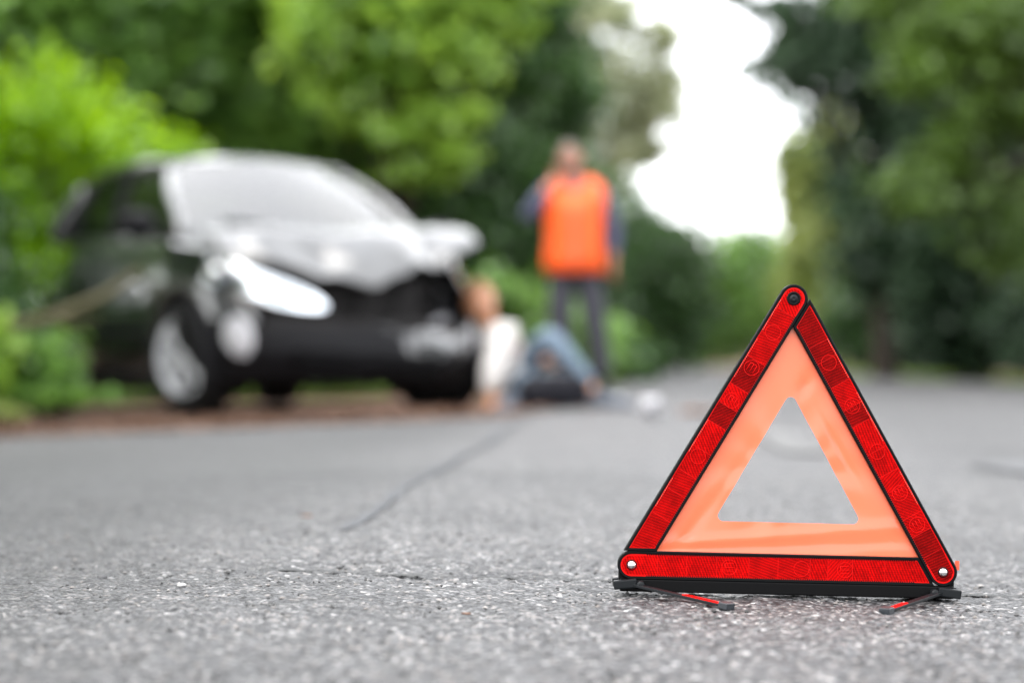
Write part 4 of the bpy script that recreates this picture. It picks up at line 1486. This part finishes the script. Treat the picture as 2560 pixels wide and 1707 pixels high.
def standing_man():
    gx, gy = 0.43, 16.8
    T = empty('person', (gx, gy, road_z(gx, gy)))
    T.scale = (0.98, 0.98, 0.98)
    tag(T, 'man in orange safety vest standing behind the car, hand raised to his ear', 'person')
    H = Matrix.Translation((-0.03, -0.03, 1.65)) @ Matrix.Rotation(R(6), 4, 'X') @ Matrix.Rotation(R(-7), 4, 'Y') @ Matrix.Rotation(R(-8), 4, 'Z')
    # joints
    pel, sp, ch, nk, nk2 = (0.0, 0.0, 0.95), (0.0, 0.0, 1.14), (0, 0.0, 1.34), (0, 0.01, 1.49), (-0.015, 0.0, 1.58)
    shR, elR, wrR = (-0.185, 0.01, 1.435), (-0.345, -0.02, 1.215), (-0.175, -0.13, 1.445)
    shL, elL, wrL = (0.185, 0.01, 1.435), (0.285, 0.04, 1.16), (0.275, -0.03, 0.92)
    hipR, knR, anR = (-0.09, 0, 0.90), (-0.10, -0.02, 0.50), (-0.10, 0.03, 0.09)
    hipL, knL, anL = (0.09, 0, 0.90), (0.15, -0.03, 0.50), (0.20, 0.02, 0.09)
    base = [(*pel, (0.125, 0.095)), (*sp, (0.125, 0.09)), (*ch, (0.145, 0.10)), (*nk, (0.06, 0.055)), (*nk2, (0.052, 0.052)),
            (*shR, 0.058), (*elR, 0.042), (*wrR, 0.028), (*shL, 0.058), (*elL, 0.042), (*wrL, 0.028),
            (*hipR, 0.088), (*knR, 0.055), (*anR, 0.038), (*hipL, 0.088), (*knL, 0.055), (*anL, 0.038)]
    E = [(0, 1), (1, 2), (2, 3), (3, 4), (2, 5), (5, 6), (6, 7), (2, 8), (8, 9), (9, 10), (0, 11), (11, 12), (12, 13), (0, 14), (14, 15), (15, 16)]
    bodym = skin_mesh(base, E, 0, 2)
    hr = hand_chain(wrR, Vector((-0.10, -0.06, 1.585)) - Vector(wrR), (1, 0.5, -0.3), 0.45, 1)
    hl = hand_chain(wrL, (0.0, -0.15, -1), (-1, 0, 0), 0.35, -1)
    remesh_join('body', [bodym, head_mesh(H)] + hr + hl, 0.0065, M['skin'], T)
    face_parts(T, H, M['hair_grey'], beard=True)
    # clothes
    sl = [(*sp, (0.14, 0.105)), (*ch, (0.165, 0.115)), (0, 0.01, 1.45, (0.09, 0.08)), (0, 0.005, 1.51, (0.068, 0.065)),
          (*shR, 0.076), (*elR, 0.060), (-0.195, -0.115, 1.41, (0.045, 0.045)), (*shL, 0.076), (*elL, 0.060), (0.277, -0.02, 0.96, (0.045, 0.045))]
    sl.append((*pel, (0.14, 0.11)))
    me = skin_mesh(sl, [(0, 1), (1, 2), (2, 3), (1, 4), (4, 5), (5, 6), (1, 7), (7, 8), (8, 9), (0, 10)], 0, 2)
    link_mesh('shirt', me, M['shirt_grey'], T)
    tr = [(*pel, (0.145, 0.115)), (0, 0, 1.02, (0.142, 0.112)), (*hipR, 0.115), (*knR, 0.092), (anR[0], anR[1], 0.07, (0.078, 0.078)),
          (*hipL, 0.115), (*knL, 0.092), (anL[0], anL[1], 0.07, (0.078, 0.078))]
    me = skin_mesh(tr, [(0, 1), (0, 2), (2, 3), (3, 4), (0, 5), (5, 6), (6, 7)], 0, 2)
    link_mesh('trousers', me, M['trousers_grey'], T)
    shoe('shoe', (anR[0], anR[1] + 0.02, 0), (-0.25, -1), M['shoe'], T)
    shoe('shoe', (anL[0], anL[1] + 0.02, 0), (0.35, -1), M['shoe'], T)
    vest = loft('vest', [((0, 0, 0.845), 0.218, 0.155), ((0, 0, 0.95), 0.208, 0.15), ((0, 0, 1.10), 0.194, 0.145), ((0, 0, 1.25), 0.202, 0.15),
                         ((0, 0.0, 1.36), 0.222, 0.155), ((0, 0.005, 1.44), 0.218, 0.135), ((0, 0.01, 1.485), 0.185, 0.11), ((0, 0.012, 1.515), 0.12, 0.09), ((0, 0.012, 1.535), 0.085, 0.075)], M['vest'], T)
    me = vest.data
    for v in me.vertices:
        n_ = vnoise(v.co.x * 9, v.co.y * 9 + 4, v.co.z * 7)
        v.co.x *= 1 + 0.06 * (n_ - 0.5)
        v.co.y *= 1 + 0.14 * (n_ - 0.5)
        # open V at the neck
        if v.co.y < 0 and v.co.z > 1.40:
            v.co.z -= 0.12 * max(0, 1 - abs(v.co.x) / 0.10)
    solid(vest, 0.006, 1)
    tube('zip', [(0, -0.163, z) for z in np.linspace(0.86, 1.32, 8)], 0.006, M['shirt_grey'], T, 6)
    for sx in (-1, 1):
        tube('vest_piping', [(sx * 0.09, -0.10, 1.49), (sx * 0.12, -0.148, 1.36), (sx * 0.125, -0.158, 1.15), (sx * 0.13, -0.158, 0.86)], 0.006, M['vest'], T, 6)
    # the phone in his raised hand
    ph = box('mobile_phone', (0, 0, 0), (0.012, 0.07, 0.145), M['phone'], None, Matrix.Rotation(R(25), 3, 'X'), 0.006)
    ph.location = (gx - 0.118, gy - 0.073, road_z(gx, gy) + 1.565)
    tag(ph, 'dark mobile phone held to the ear of the man in the vest', 'phone')
standing_man()

def seated_person():
    gz = road_z(0.1, 13.6) - 0.02
    T = empty('person', (-0.07, 13.47, gz))
    tag(T, 'person in white top and blue jeans sitting on the ground against the car', 'person')
    H = Matrix.Translation((-0.10, -0.02, 0.59)) @ Matrix.Rotation(R(-14), 4, 'Y') @ Matrix.Rotation(R(40), 4, 'Z') @ Matrix.Rotation(R(10), 4, 'X')
    pel, sp, ch, nk, nk2 = (0.11, 0.02, 0.13), (0.065, 0.03, 0.26), (0.01, 0.02, 0.37), (-0.045, 0.0, 0.46), (-0.08, -0.01, 0.54)
    shN, elN, wrN = (0.02, -0.16, 0.41), (-0.03, -0.25, 0.23), (-0.05, -0.28, 0.05)
    shF, elF, wrF = (-0.01, 0.19, 0.41), (0.10, 0.10, 0.30), (0.235, -0.12, 0.30)
    hipN, knN, anN = (0.10, -0.08, 0.12), (0.30, -0.36, 0.14), (0.10, -0.62, 0.07)
    hipF, knF, anF = (0.11, 0.11, 0.12), (0.265, -0.20, 0.42), (0.52, -0.26, 0.09)
    base = [(*pel, (0.125, 0.10)), (*sp, (0.115, 0.085)), (*ch, (0.13, 0.09)), (*nk, (0.055, 0.05)), (*nk2, (0.046, 0.046)),
            (*shN, 0.05), (*elN, 0.037), (*wrN, 0.025), (*shF, 0.05), (*elF, 0.037), (*wrF, 0.025),
            (*hipN, 0.085), (*knN, 0.052), (*anN, 0.036), (*hipF, 0.085), (*knF, 0.052), (*anF, 0.036)]
    E = [(0, 1), (1, 2), (2, 3), (3, 4), (2, 5), (5, 6), (6, 7), (2, 8), (8, 9), (9, 10), (0, 11), (11, 12), (12, 13), (0, 14), (14, 15), (15, 16)]
    bodym = skin_mesh(base, E, 0, 2)
    hn = hand_chain(wrN, (0.6, -0.6, -0.25), (0, 0, -1), 0.15, 1)
    hf = hand_chain(wrF, (0.5, -0.55, -0.45), (0.2, 0.3, -1), 0.35, -1)
    remesh_join('body', [bodym, head_mesh(H)] + hn + hf, 0.0065, M['skin2'], T)
    face_parts(T, H, M['hair_ginger'], long_hair=True)
    sl = [(*sp, (0.16, 0.13)), (*ch, (0.17, 0.13)), (-0.03, 0.0, 0.44, (0.10, 0.09)), (0.08, 0.02, 0.17, (0.145, 0.115)),
          (*shN, 0.08), (*elN, 0.072), (-0.05, -0.265, 0.085, (0.062, 0.062)), (*shF, 0.07), (*elF, 0.058), (0.205, -0.075, 0.30, (0.042, 0.042))]
    me = skin_mesh(sl, [(0, 1), (1, 2), (0, 3), (1, 4), (4, 5), (5, 6), (1, 7), (7, 8), (8, 9)], 0, 2)
    link_mesh('shirt', me, M['white_cloth'], T)
    tr = [(*pel, (0.14, 0.115)), (0.06, 0.025, 0.22, (0.125, 0.10)), (*hipN, 0.10), (*knN, 0.072), (0.125, -0.585, 0.075, (0.055, 0.055)),
          (*hipF, 0.10), (*knF, 0.072), (0.50, -0.255, 0.12, (0.055, 0.055))]
    me = skin_mesh(tr, [(0, 1), (0, 2), (2, 3), (3, 4), (0, 5), (5, 6), (6, 7)], 0, 2)
    link_mesh('jeans', me, M['denim'], T)
    shoe('shoe', (0.53, -0.25, 0.005), (1, -0.35), M['sneaker'], T, 0.26)
    shoe('shoe', (0.09, -0.66, 0.005), (-0.5, -1), M['sneaker'], T, 0.26)
    # black bag on the ground by the person's legs
    bag = empty('bag', (0.22, 12.85, road_z(0.2, 12.85) + 0.0), (0, 0, 0.3))
    tag(bag, 'black bag on the ground in front of the sitting person', 'bag')
    bm = bmesh.new()
    bmesh.ops.create_uvsphere(bm, u_segments=28, v_segments=18, radius=1)
    for v in bm.verts:
        c = v.co
        q = Vector([math.copysign(abs(a) ** 0.6, a) for a in c])
        k = 1 + 0.15 * (vnoise(c.x * 3, c.y * 3, c.z * 3) - 0.5)
        v.co = Vector((q.x * 0.19 * k, q.y * 0.11 * k, 0.088 + q.z * 0.09 * k))
    bmo('bag_body', bm, M['black_cloth'], bag, smooth=True)
    tube('strap', [(-0.13, -0.03, 0.15), (-0.09, -0.04, 0.22), (0.0, -0.05, 0.25), (0.09, -0.04, 0.22), (0.13, -0.03, 0.15)], 0.011, M['black_cloth'], bag, 8)
    tube('zip', [(-0.15, -0.02, 0.165), (0, -0.02, 0.183), (0.15, -0.02, 0.165)], 0.005, M['steel'], bag, 6)
seated_person()

# ------------------------------------------------------------------ debris on the road
def shard(name, x, y, s, m, label, cat, seed, flat=0.5):
    rng = random.Random(seed)
    bm = bmesh.new()
    bmesh.ops.create_icosphere(bm, subdivisions=2, radius=1)
    for v in bm.verts:
        k = rng.uniform(0.65, 1.2)
        v.co = Vector((v.co.x * s[0] * k, v.co.y * s[1] * k, max(-1, v.co.z) * s[2] * k))
    o = bmo(name, bm, m, smooth=False)
    o.location = (x, y, road_z(x, y) + s[2] * 0.75)
    tag(o, label, cat)
shard('plastic_fragment', 0.68, 11.9, (0.06, 0.05, 0.055), M['white_plastic'], 'white broken plastic piece on the road right of the man', 'debris', 4)
shard('bumper_fragment', 0.95, 12.4, (0.10, 0.04, 0.015), M['dry_orange'], 'brown broken strip on the road right of the white piece', 'debris', 8)
shard('lamp_fragment', 0.62, 14.6, (0.05, 0.04, 0.02), M['lamp_chrome'], 'small shiny lamp fragment near the sitting person\'s foot', 'debris', 9)

# ------------------------------------------------------------------ vegetation
def leaves_mesh(name, blobs, n, size, seed, m, parent, clump=70, spread=0.2, hang=0.0):
    rng = np.random.default_rng(seed)
    vols = np.array([b[3] * b[4] * b[5] for b in blobs]) ** 0.8
    P = []
    for b, share in zip(blobs, vols / vols.sum()):
        nb = int(n * share)
        nc = max(6, nb // clump)
        d = rng.normal(size=(nc, 3)); d /= np.linalg.norm(d, axis=1)[:, None]
        rad = rng.random(nc) ** 0.45
        cc = d * rad[:, None] * 0.92
        pick = rng.integers(0, nc, nb)
        q = cc[pick] + rng.normal(size=(nb, 3)) * spread * np.array([1, 1, 0.6])
        P.append(np.array(b[:3]) + q * np.array(b[3:6]))
    P = np.concatenate(P)
    P = P[P[:, 2] > 0.02]
    n = len(P)
    nr = rng.normal(size=(n, 3)) * np.array([1, 1, 0.8]) + np.array([0, 0, 0.55])
    nr /= np.linalg.norm(nr, axis=1)[:, None]
    t = np.cross(nr, rng.normal(size=(n, 3))); t /= np.linalg.norm(t, axis=1)[:, None]
    t[:, 2] -= hang; t /= np.linalg.norm(t, axis=1)[:, None]
    s = np.cross(nr, t); s /= np.linalg.norm(s, axis=1)[:, None]
    L = size * rng.uniform(0.6, 1.25, n)[:, None]
    V = np.stack([P - t * L * 0.5, P + s * L * 0.3 - t * L * 0.05, P + t * L * 0.5, P - s * L * 0.3 - t * L * 0.05], 1).reshape(-1, 3)
    V = V - np.array(parent.location if parent else (0, 0, 0))
    me = bpy.data.meshes.new(name)
    me.vertices.add(len(V)); me.vertices.foreach_set('co', V.ravel())
    me.loops.add(4 * n); me.loops.foreach_set('vertex_index', np.arange(4 * n))
    me.polygons.add(n); me.polygons.foreach_set('loop_start', np.arange(0, 4 * n, 4))
    me.update()
    return link_mesh(name, me, m, parent, smooth=False)

def tree(name, label, x, y, blobs, n, size, leaf, seed, r=0.12, cat='tree', group=None, stems=1, **kw):
    if cat == 'tree' and leaf != 'leaf_pale':
        n, size = int(n * 1.4), size * 1.2
    rng = random.Random(seed)
    gz = road_z(max(-9, min(9, x)), min(y, 44)) - 0.10
    T = empty(name, (x, y, gz))
    tag(T, label, cat, group)
    top = max(b[2] for b in blobs)
    V, F = [], []
    def add(path, rad):
        vv, ff = tube_data(path, rad, 8)
        n0 = len(V)
        V.extend(vv); F.extend([tuple(n0 + q for q in f) for f in ff])
    if stems == 1:
        mid = Vector((rng.uniform(-.1, .1), rng.uniform(-.1, .1), top * 0.5))
        tp = Vector((rng.uniform(-.15, .15), rng.uniform(-.15, .15), top * 0.95))
        add([(0, 0, -0.05), (0.0, 0, 0.25), mid, tp], [r * 1.3, r, r * 0.75, r * 0.3])
        starts = [mid * 0.6, mid, mid.lerp(tp, 0.4)]
    else:
        starts = [Vector((rng.uniform(-.1, .1), rng.uniform(-.1, .1), 0.0)) for _ in range(stems)]
        tp = None
    for b in blobs:
        for i in range(3 if stems == 1 else stems):
            e = Vector((b[0] - x + rng.uniform(-.6, .6) * b[3], b[1] - y + rng.uniform(-.6, .6) * b[4], b[2] - gz + rng.uniform(-.3, .7) * b[5]))
            st = rng.choice(starts)
            m_ = st.lerp(e, 0.5) + Vector((rng.uniform(-.1, .1), rng.uniform(-.1, .1), 0.12))
            add([st, m_, e], [r * 0.5, r * 0.32, r * 0.08])
    pyd('trunk' if stems == 1 else 'stems', V, F, M['bark'], T)
    leaves_mesh('crown', blobs, n, size, seed, M[leaf], T, **kw)
    return T

G1 = 'trees behind the car and the man'
G2 = 'trees on the far side of the road'
# left and behind the car
tree('shrub', 'bright yellow green shrub growing beside the rear of the car', -3.75, 18.7,
     [(-3.6, 18.7, 1.35, 1.15, 0.8, 1.15), (-2.75, 19.2, 1.35, 0.7, 0.6, 0.75), (-4.4, 18.3, 1.0, 0.8, 0.8, 1.0)], 9000, 0.13, 'leaf_vivid', 101, 0.05, 'shrub', stems=5)
tree('shrub', 'dark green shrub at the very left in front of the car\'s rear', -3.75, 16.1,
     [(-3.7, 16.1, 0.75, 0.55, 0.55, 0.85)], 4500, 0.10, 'leaf_dark', 102, 0.04, 'shrub', stems=4)
tree('tree', 'broad green tree in the top left corner', -5.0, 22.5, [(-4.9, 22.3, 2.9, 1.5, 1.2, 1.9), (-5.4, 22.6, 4.1, 1.9, 1.6, 0.7)], 13000, 0.16, 'leaf_mid', 103, 0.16, group=G1)
tree('tree', 'green tree rising straight above the car\'s windscreen', -2.9, 23.6, [(-3.1, 23.4, 2.3, 1.15, 1.0, 1.9), (-2.8, 23.8, 3.9, 1.5, 1.3, 0.7)], 13000, 0.15, 'leaf_mid', 104, 0.14, group=G1)
tree('tree', 'darker tree between the light tree and the one above the windscreen', -2.0, 25.4, [(-2.0, 25.0, 2.0, 1.1, 1.0, 1.9), (-1.8, 25.3, 4.2, 1.5, 1.3, 1.1)], 12000, 0.15, 'leaf_mid', 105, 0.14, group=G1)
tree('tree', 'light yellow green tree above the right end of the car roof', -1.2, 21.7, [(-1.15, 21.5, 3.0, 0.85, 0.7, 0.75), (-0.75, 21.5, 2.15, 0.55, 0.5, 0.40), (-0.35, 21.8, 3.4, 0.7, 0.6, 0.4), (-1.0, 21.8, 3.9, 1.2, 1.0, 0.7)], 9500, 0.14, 'leaf_yellow', 106, 0.09, group=G1)
tree('tree', 'dark tree right of the light yellow green tree', -0.3, 24.0, [(-0.45, 23.9, 1.5, 0.95, 0.9, 1.6), (-0.25, 24.2, 3.6, 0.95, 0.9, 1.2), (-0.6, 24.2, 4.4, 1.1, 1.0, 0.9)], 13500, 0.14, 'leaf_dark', 107, 0.13, group=G1)
tree('tree', 'dark leafy tree directly behind the man in the vest', 0.5, 26.3, [(0.35, 26, 1.15, 0.85, 0.8, 1.25), (0.35, 26.5, 2.9, 0.65, 0.7, 0.9)], 9000, 0.13, 'leaf_dark', 108, 0.10, group=G1)
tree('shrub', 'dark shrub between the man and the strip of sky', 1.5, 30.3, [(1.35, 30, 1.1, 0.65, 0.6, 1.5), (1.95, 30.6, 0.9, 0.6, 0.6, 1.35)], 9000, 0.13, 'leaf_dark', 109, 0.06, 'shrub', stems=5)
tree('tree', 'pale thin leaved tree with sky showing through above the man', 0.8, 36.5, [(0.95, 36.3, 4.0, 1.1, 0.9, 1.3), (1.75, 36.5, 4.3, 0.8, 0.7, 1.0), (2.2, 36.2, 3.45, 0.6, 0.5, 0.5), (1.6, 36.4, 3.1, 0.7, 0.6, 0.6), (0.7, 36.5, 2.6, 0.9, 0.8, 0.8), (1.0, 36.4, 5.4, 0.9, 0.8, 0.7), (2.3, 36.3, 4.6, 0.45, 0.5, 0.8), (1.65, 36.4, 5.3, 0.5, 0.5, 0.6), (2.0, 36.3, 3.9, 0.5, 0.5, 0.6)], 14500, 0.13, 'leaf_pale', 110, 0.09, group=G1)
tree('bush', 'rounded green bush below the strip of sky at the end of the road', 2.8, 38.6, [(2.3, 38.4, 0.95, 0.9, 0.8, 1.25), (3.2, 38.8, 0.95, 0.9, 0.8, 1.3), (4.1, 39.5, 1.0, 0.9, 0.7, 1.3)], 13000, 0.15, 'leaf_mid', 111, 0.06, 'bush', stems=6)
# right side
tree('tree', 'slender pale gold green tree at the left edge of the right hand wood', 4.45, 35.4, [(4.25, 35, 1.4, 0.42, 0.5, 1.3), (4.25, 35.2, 2.8, 0.40, 0.5, 0.9), (4.75, 35.3, 1.9, 0.5, 0.5, 1.7)], 7500, 0.14, 'leaf_gold', 112, 0.07, group=G2)
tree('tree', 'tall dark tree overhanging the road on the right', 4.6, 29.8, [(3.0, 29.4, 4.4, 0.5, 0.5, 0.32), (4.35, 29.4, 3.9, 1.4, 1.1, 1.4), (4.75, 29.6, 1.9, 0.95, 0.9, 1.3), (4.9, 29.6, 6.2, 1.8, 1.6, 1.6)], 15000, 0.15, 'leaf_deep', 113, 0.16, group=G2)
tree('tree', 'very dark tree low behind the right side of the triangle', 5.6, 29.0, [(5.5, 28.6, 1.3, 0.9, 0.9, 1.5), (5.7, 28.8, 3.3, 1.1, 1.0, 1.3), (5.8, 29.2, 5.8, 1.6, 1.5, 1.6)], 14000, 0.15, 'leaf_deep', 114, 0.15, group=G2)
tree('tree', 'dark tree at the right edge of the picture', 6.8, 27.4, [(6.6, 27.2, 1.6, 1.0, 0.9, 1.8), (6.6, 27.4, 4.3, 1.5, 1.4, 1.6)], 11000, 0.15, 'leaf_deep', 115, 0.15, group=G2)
tree('tree', 'tree with light green boughs reaching in from the upper right', 5.7, 22.9, [(3.75, 22.4, 1.75, 0.30, 0.4, 0.28), (4.1, 22.6, 2.1, 0.32, 0.4, 0.42), (4.6, 22.4, 1.5, 0.35, 0.4, 0.5), (4.5, 22.5, 2.45, 0.4, 0.4, 0.35), (4.35, 22.3, 3.25, 0.55, 0.5, 0.5), (3.8, 22.4, 3.0, 0.3, 0.4, 0.45), (3.65, 22.5, 3.6, 0.4, 0.4, 0.3), (5.2, 22.6, 3.3, 0.7, 0.7, 0.8)], 5200, 0.12, 'leaf_bough', 116, 0.12, group=G2, spread=0.42)
tree('tree', 'tall tree added beyond the left edge to block sky reflections', -6.4, 19.6, [(-6.0, 19.6, 2.4, 1.4, 1.4, 2.1)], 8000, 0.2, 'leaf_mid', 125, 0.14, group='unseen trees added for shade')  # added out of view, keeps the sky out of the car's side reflections
tree('tree', 'tall tree added out of view on the left for dark reflections', -5.7, 15.2, [(-5.6, 15.2, 2.6, 1.5, 1.6, 2.4), (-5.6, 15.4, 5.6, 1.8, 1.9, 1.8)], 10000, 0.2, 'leaf_mid', 124, 0.14, group='unseen trees added for shade')  # also added unseen, darkens what the side windows reflect
# the wood goes on unseen towards the camera; trees added for their shade
tree('tree', 'unseen green tree left of the camera, added to shade the road', -4.6, 5.6, [(-4.4, 5.6, 4.2, 1.7, 2.0, 2.0)], 7000, 0.2, 'leaf_mid', 117, 0.14, group='unseen trees added for shade')
tree('tree', 'unseen green tree left of the weeds, added for shade', -6.2, 11.5, [(-6.0, 11.5, 2.6, 1.6, 1.8, 2.4), (-6.2, 11.5, 5.5, 2, 2, 1.6)], 9000, 0.2, 'leaf_dark', 118, 0.14, group='unseen trees added for shade')
tree('tree', 'unseen dark tree beyond the right road edge, added for shade', 9.6, 15, [(9.4, 15, 3.2, 1.8, 2.0, 2.8)], 8000, 0.2, 'leaf_deep', 119, 0.14, group='unseen trees added for shade')
# undergrowth below the trees on the right
GU = 'bushes under the trees on the right'
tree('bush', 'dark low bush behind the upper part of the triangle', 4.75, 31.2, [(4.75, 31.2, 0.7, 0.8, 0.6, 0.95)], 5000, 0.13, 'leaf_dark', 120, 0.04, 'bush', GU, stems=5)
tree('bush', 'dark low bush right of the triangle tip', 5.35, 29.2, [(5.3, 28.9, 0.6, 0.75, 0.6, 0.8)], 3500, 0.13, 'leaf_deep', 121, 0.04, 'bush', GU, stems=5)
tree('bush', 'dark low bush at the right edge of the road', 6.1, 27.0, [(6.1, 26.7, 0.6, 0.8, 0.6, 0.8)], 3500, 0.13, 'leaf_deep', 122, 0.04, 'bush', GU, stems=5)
tree('bush', 'green bush half hidden behind the slender gold green tree', 5.0, 37.5, [(4.9, 37.5, 1.0, 0.9, 0.7, 1.3)], 5000, 0.15, 'leaf_mid', 123, 0.04, 'bush', GU, stems=5)
# distant woodland
def woodland(name, label, xr, y, h, n, leaf, seed):
    blobs = []
    rng = random.Random(seed)
    x = xr[0]
    while x < xr[1]:
        hh = h * rng.uniform(0.8, 1.15)
        blobs.append((x, y + rng.uniform(-2, 2), hh * 0.45, 2.2, 2, hh * 0.55))
        x += 2.2
    o = leaves_mesh(name, blobs, n, 0.34, seed, M[leaf], None)
    tag(o, label, 'woodland', kind='stuff')
woodland('woodland', 'dense dark woodland far behind the car', (-16, 1.0), 52, 8.8, 26000, 'leaf_dark', 201)
woodland('woodland', 'dense dark woodland far behind the right hand trees', (8.2, 19), 56, 8.5, 16000, 'leaf_deep', 202)
V, F = grid_data(lambda u, v: (-60 + 200 * u, 330 + 120 * v, math.sin(PI * min(1, v * 1.0) * 0.5) * (13 + 5 * math.sin(6 * u + 1.4) + 1.5 * vnoise(u * 40, 0, 0)) - 1), 60, 8)
tag(pyd('far_hill', V, F, M['hill']), kind='structure')

# undergrowth along the verge
def weeds(name, label, x, y, rx, ry, h, n, leaf, seed, size=0.11, group=None):
    tree(name, label, x, y, [(x, y, h * 0.45, rx, ry, h * 0.55)], n, size, leaf, seed, 0.012, 'plant', group, stems=7)
GW = 'weeds along the verge'
weeds('weed_clump', 'bright green weeds at the left edge in front of the car', -2.95, 12.9, 0.36, 0.35, 0.62, 2200, 'leaf_yellow', 301, group=GW)
weeds('weed_clump', 'green leafy weeds close to the car\'s front door', -2.55, 13.1, 0.26, 0.25, 0.42, 1400, 'leaf_mid', 302, group=GW)
weeds('weed_clump', 'low green weeds just left of the car\'s front wheel', -2.45, 12.9, 0.30, 0.22, 0.16, 1200, 'leaf_mid', 303, 0.08, group=GW)
weeds('weed_clump', 'yellowish grass tuft where the road meets the verge at far left', -2.38, 11.0, 0.16, 0.12, 0.08, 600, 'leaf_gold', 304, 0.06, group=GW)
weeds('weed_clump', 'tall weeds below the dark shrub at the left edge', -3.2, 14.6, 0.45, 0.4, 0.75, 2600, 'leaf_dark', 305, group=GW)
weeds('weed_clump', 'green undergrowth seen past the car\'s right front corner', -0.15, 17.6, 0.55, 0.5, 0.9, 3000, 'leaf_mid', 306, group=GW)
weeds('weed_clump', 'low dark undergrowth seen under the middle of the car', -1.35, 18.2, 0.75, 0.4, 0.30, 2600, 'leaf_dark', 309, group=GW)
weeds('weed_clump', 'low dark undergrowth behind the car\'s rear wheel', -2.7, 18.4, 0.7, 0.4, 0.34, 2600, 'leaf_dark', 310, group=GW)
weeds('weed_clump', 'green undergrowth behind the man\'s legs', 0.45, 20.4, 0.5, 0.5, 0.8, 2600, 'leaf_mid', 307, group=GW)
weeds('weed_clump', 'dark undergrowth right of the man by the road edge', 0.95, 22.4, 0.45, 0.6, 0.6, 2200, 'leaf_dark', 308, group=GW)

def grass_strip():
    rng = np.random.default_rng(77)
    pts = []
    # along the left edge behind the car, and along the right edge
    for i in range(15000):
        k = rng.random()
        if k < 0.45:
            x = rng.uniform(-4.5, 0.35); y = rng.uniform(18.5, 22)
        elif k < 0.7:
            t = rng.random(); y = 20 + 16 * t; x = 0.85 + 0.047 * (y - 19) - rng.random() * 1.6
        else:
            t = rng.random(); y = 24 + 12 * t; x = np.interp(y, [20, 26.5, 30, 33.5, 36], [6.9, 5.9, 5.2, 4.75, 4.55]) + 0.05 + rng.random() * 1.4
        pts.append((x, y))
    V, F = [], []
    for (x, y) in pts:
        z = road_z(x, y) - 0.07
        h = rng.uniform(0.06, 0.20); a = rng.uniform(0, 6.28); b = rng.normal(size=2) * 0.05
        wx, wy = 0.012 * math.cos(a), 0.012 * math.sin(a)
        n0 = len(V)
        V += [(x - wx, y - wy, z), (x + wx, y + wy, z), (x + b[0], y + b[1], z + h)]
        F.append((n0, n0 + 1, n0 + 2))
    o = pyd('grass', V, F, M['grass'], smooth=False)
    tag(o, 'thin grass along the verges behind the car and under the trees', 'grass', kind='stuff')
grass_strip()

def litter():
    rng = np.random.default_rng(78)
    V, F = [], []
    ex = [p[0] for p in EDGE_L[:9]]; ey = [p[1] for p in EDGE_L[:9]]
    for i in range(14000):
        x = rng.uniform(-4.5, 0.5)
        y = np.interp(x, ex, ey) + rng.normal() * 0.16 + abs(rng.normal()) * 1.2
        if x > 0.2: y = 13 + rng.random() * 3; x = 0.1 + rng.random() * 0.35
        z = road_z(x, y) + (-0.012 if y > np.interp(x, ex, ey) + 0.05 else 0.004)
        s = rng.uniform(0.015, 0.04); a = rng.uniform(0, 6.28)
        c, sn = math.cos(a) * s, math.sin(a) * s
        n0 = len(V)
        t = rng.normal(size=4) * 0.008 + 0.008
        V += [(x - c, y - sn, z + abs(t[0])), (x + sn * .5, y - c * .5, z + abs(t[1])), (x + c, y + sn, z + abs(t[2])), (x - sn * .5, y + c * .5, z + abs(t[3]))]
        F.append((n0, n0 + 1, n0 + 2, n0 + 3))
    o = pyd('leaf_litter', V, F, M['litter'], smooth=False)
    tag(o, 'brown fallen leaves along the road edge in front of the car', 'fallen leaves', kind='stuff')
litter()

# the bent branch in front of the car's side
BR = empty('fallen_branch', (-3.3, 13.55, road_z(-3.3, 13.5) - 0.07))
tag(BR, 'bent bare brown branch arching in front of the car\'s side', 'branch')
tube('bough', [(-0.3, 0.1, 0.0), (0.0, 0.05, 0.42), (0.35, 0.0, 0.58), (0.72, 0.0, 0.66), (1.0, 0.05, 0.78), (1.22, 0.1, 0.94), (1.5, 0.2, 1.0)], [0.036, 0.033, 0.030, 0.027, 0.024, 0.020, 0.010], M['branch'], BR, 10)
tube('twig', [(0.72, 0.0, 0.66), (0.85, -0.1, 0.62), (1.02, -0.15, 0.66)], [0.014, 0.010, 0.004], M['branch'], BR, 6)
tube('twig', [(0.2, 0.02, 0.53), (0.3, -0.1, 0.66), (0.36, -0.15, 0.82)], [0.014, 0.010, 0.004], M['branch'], BR, 6)
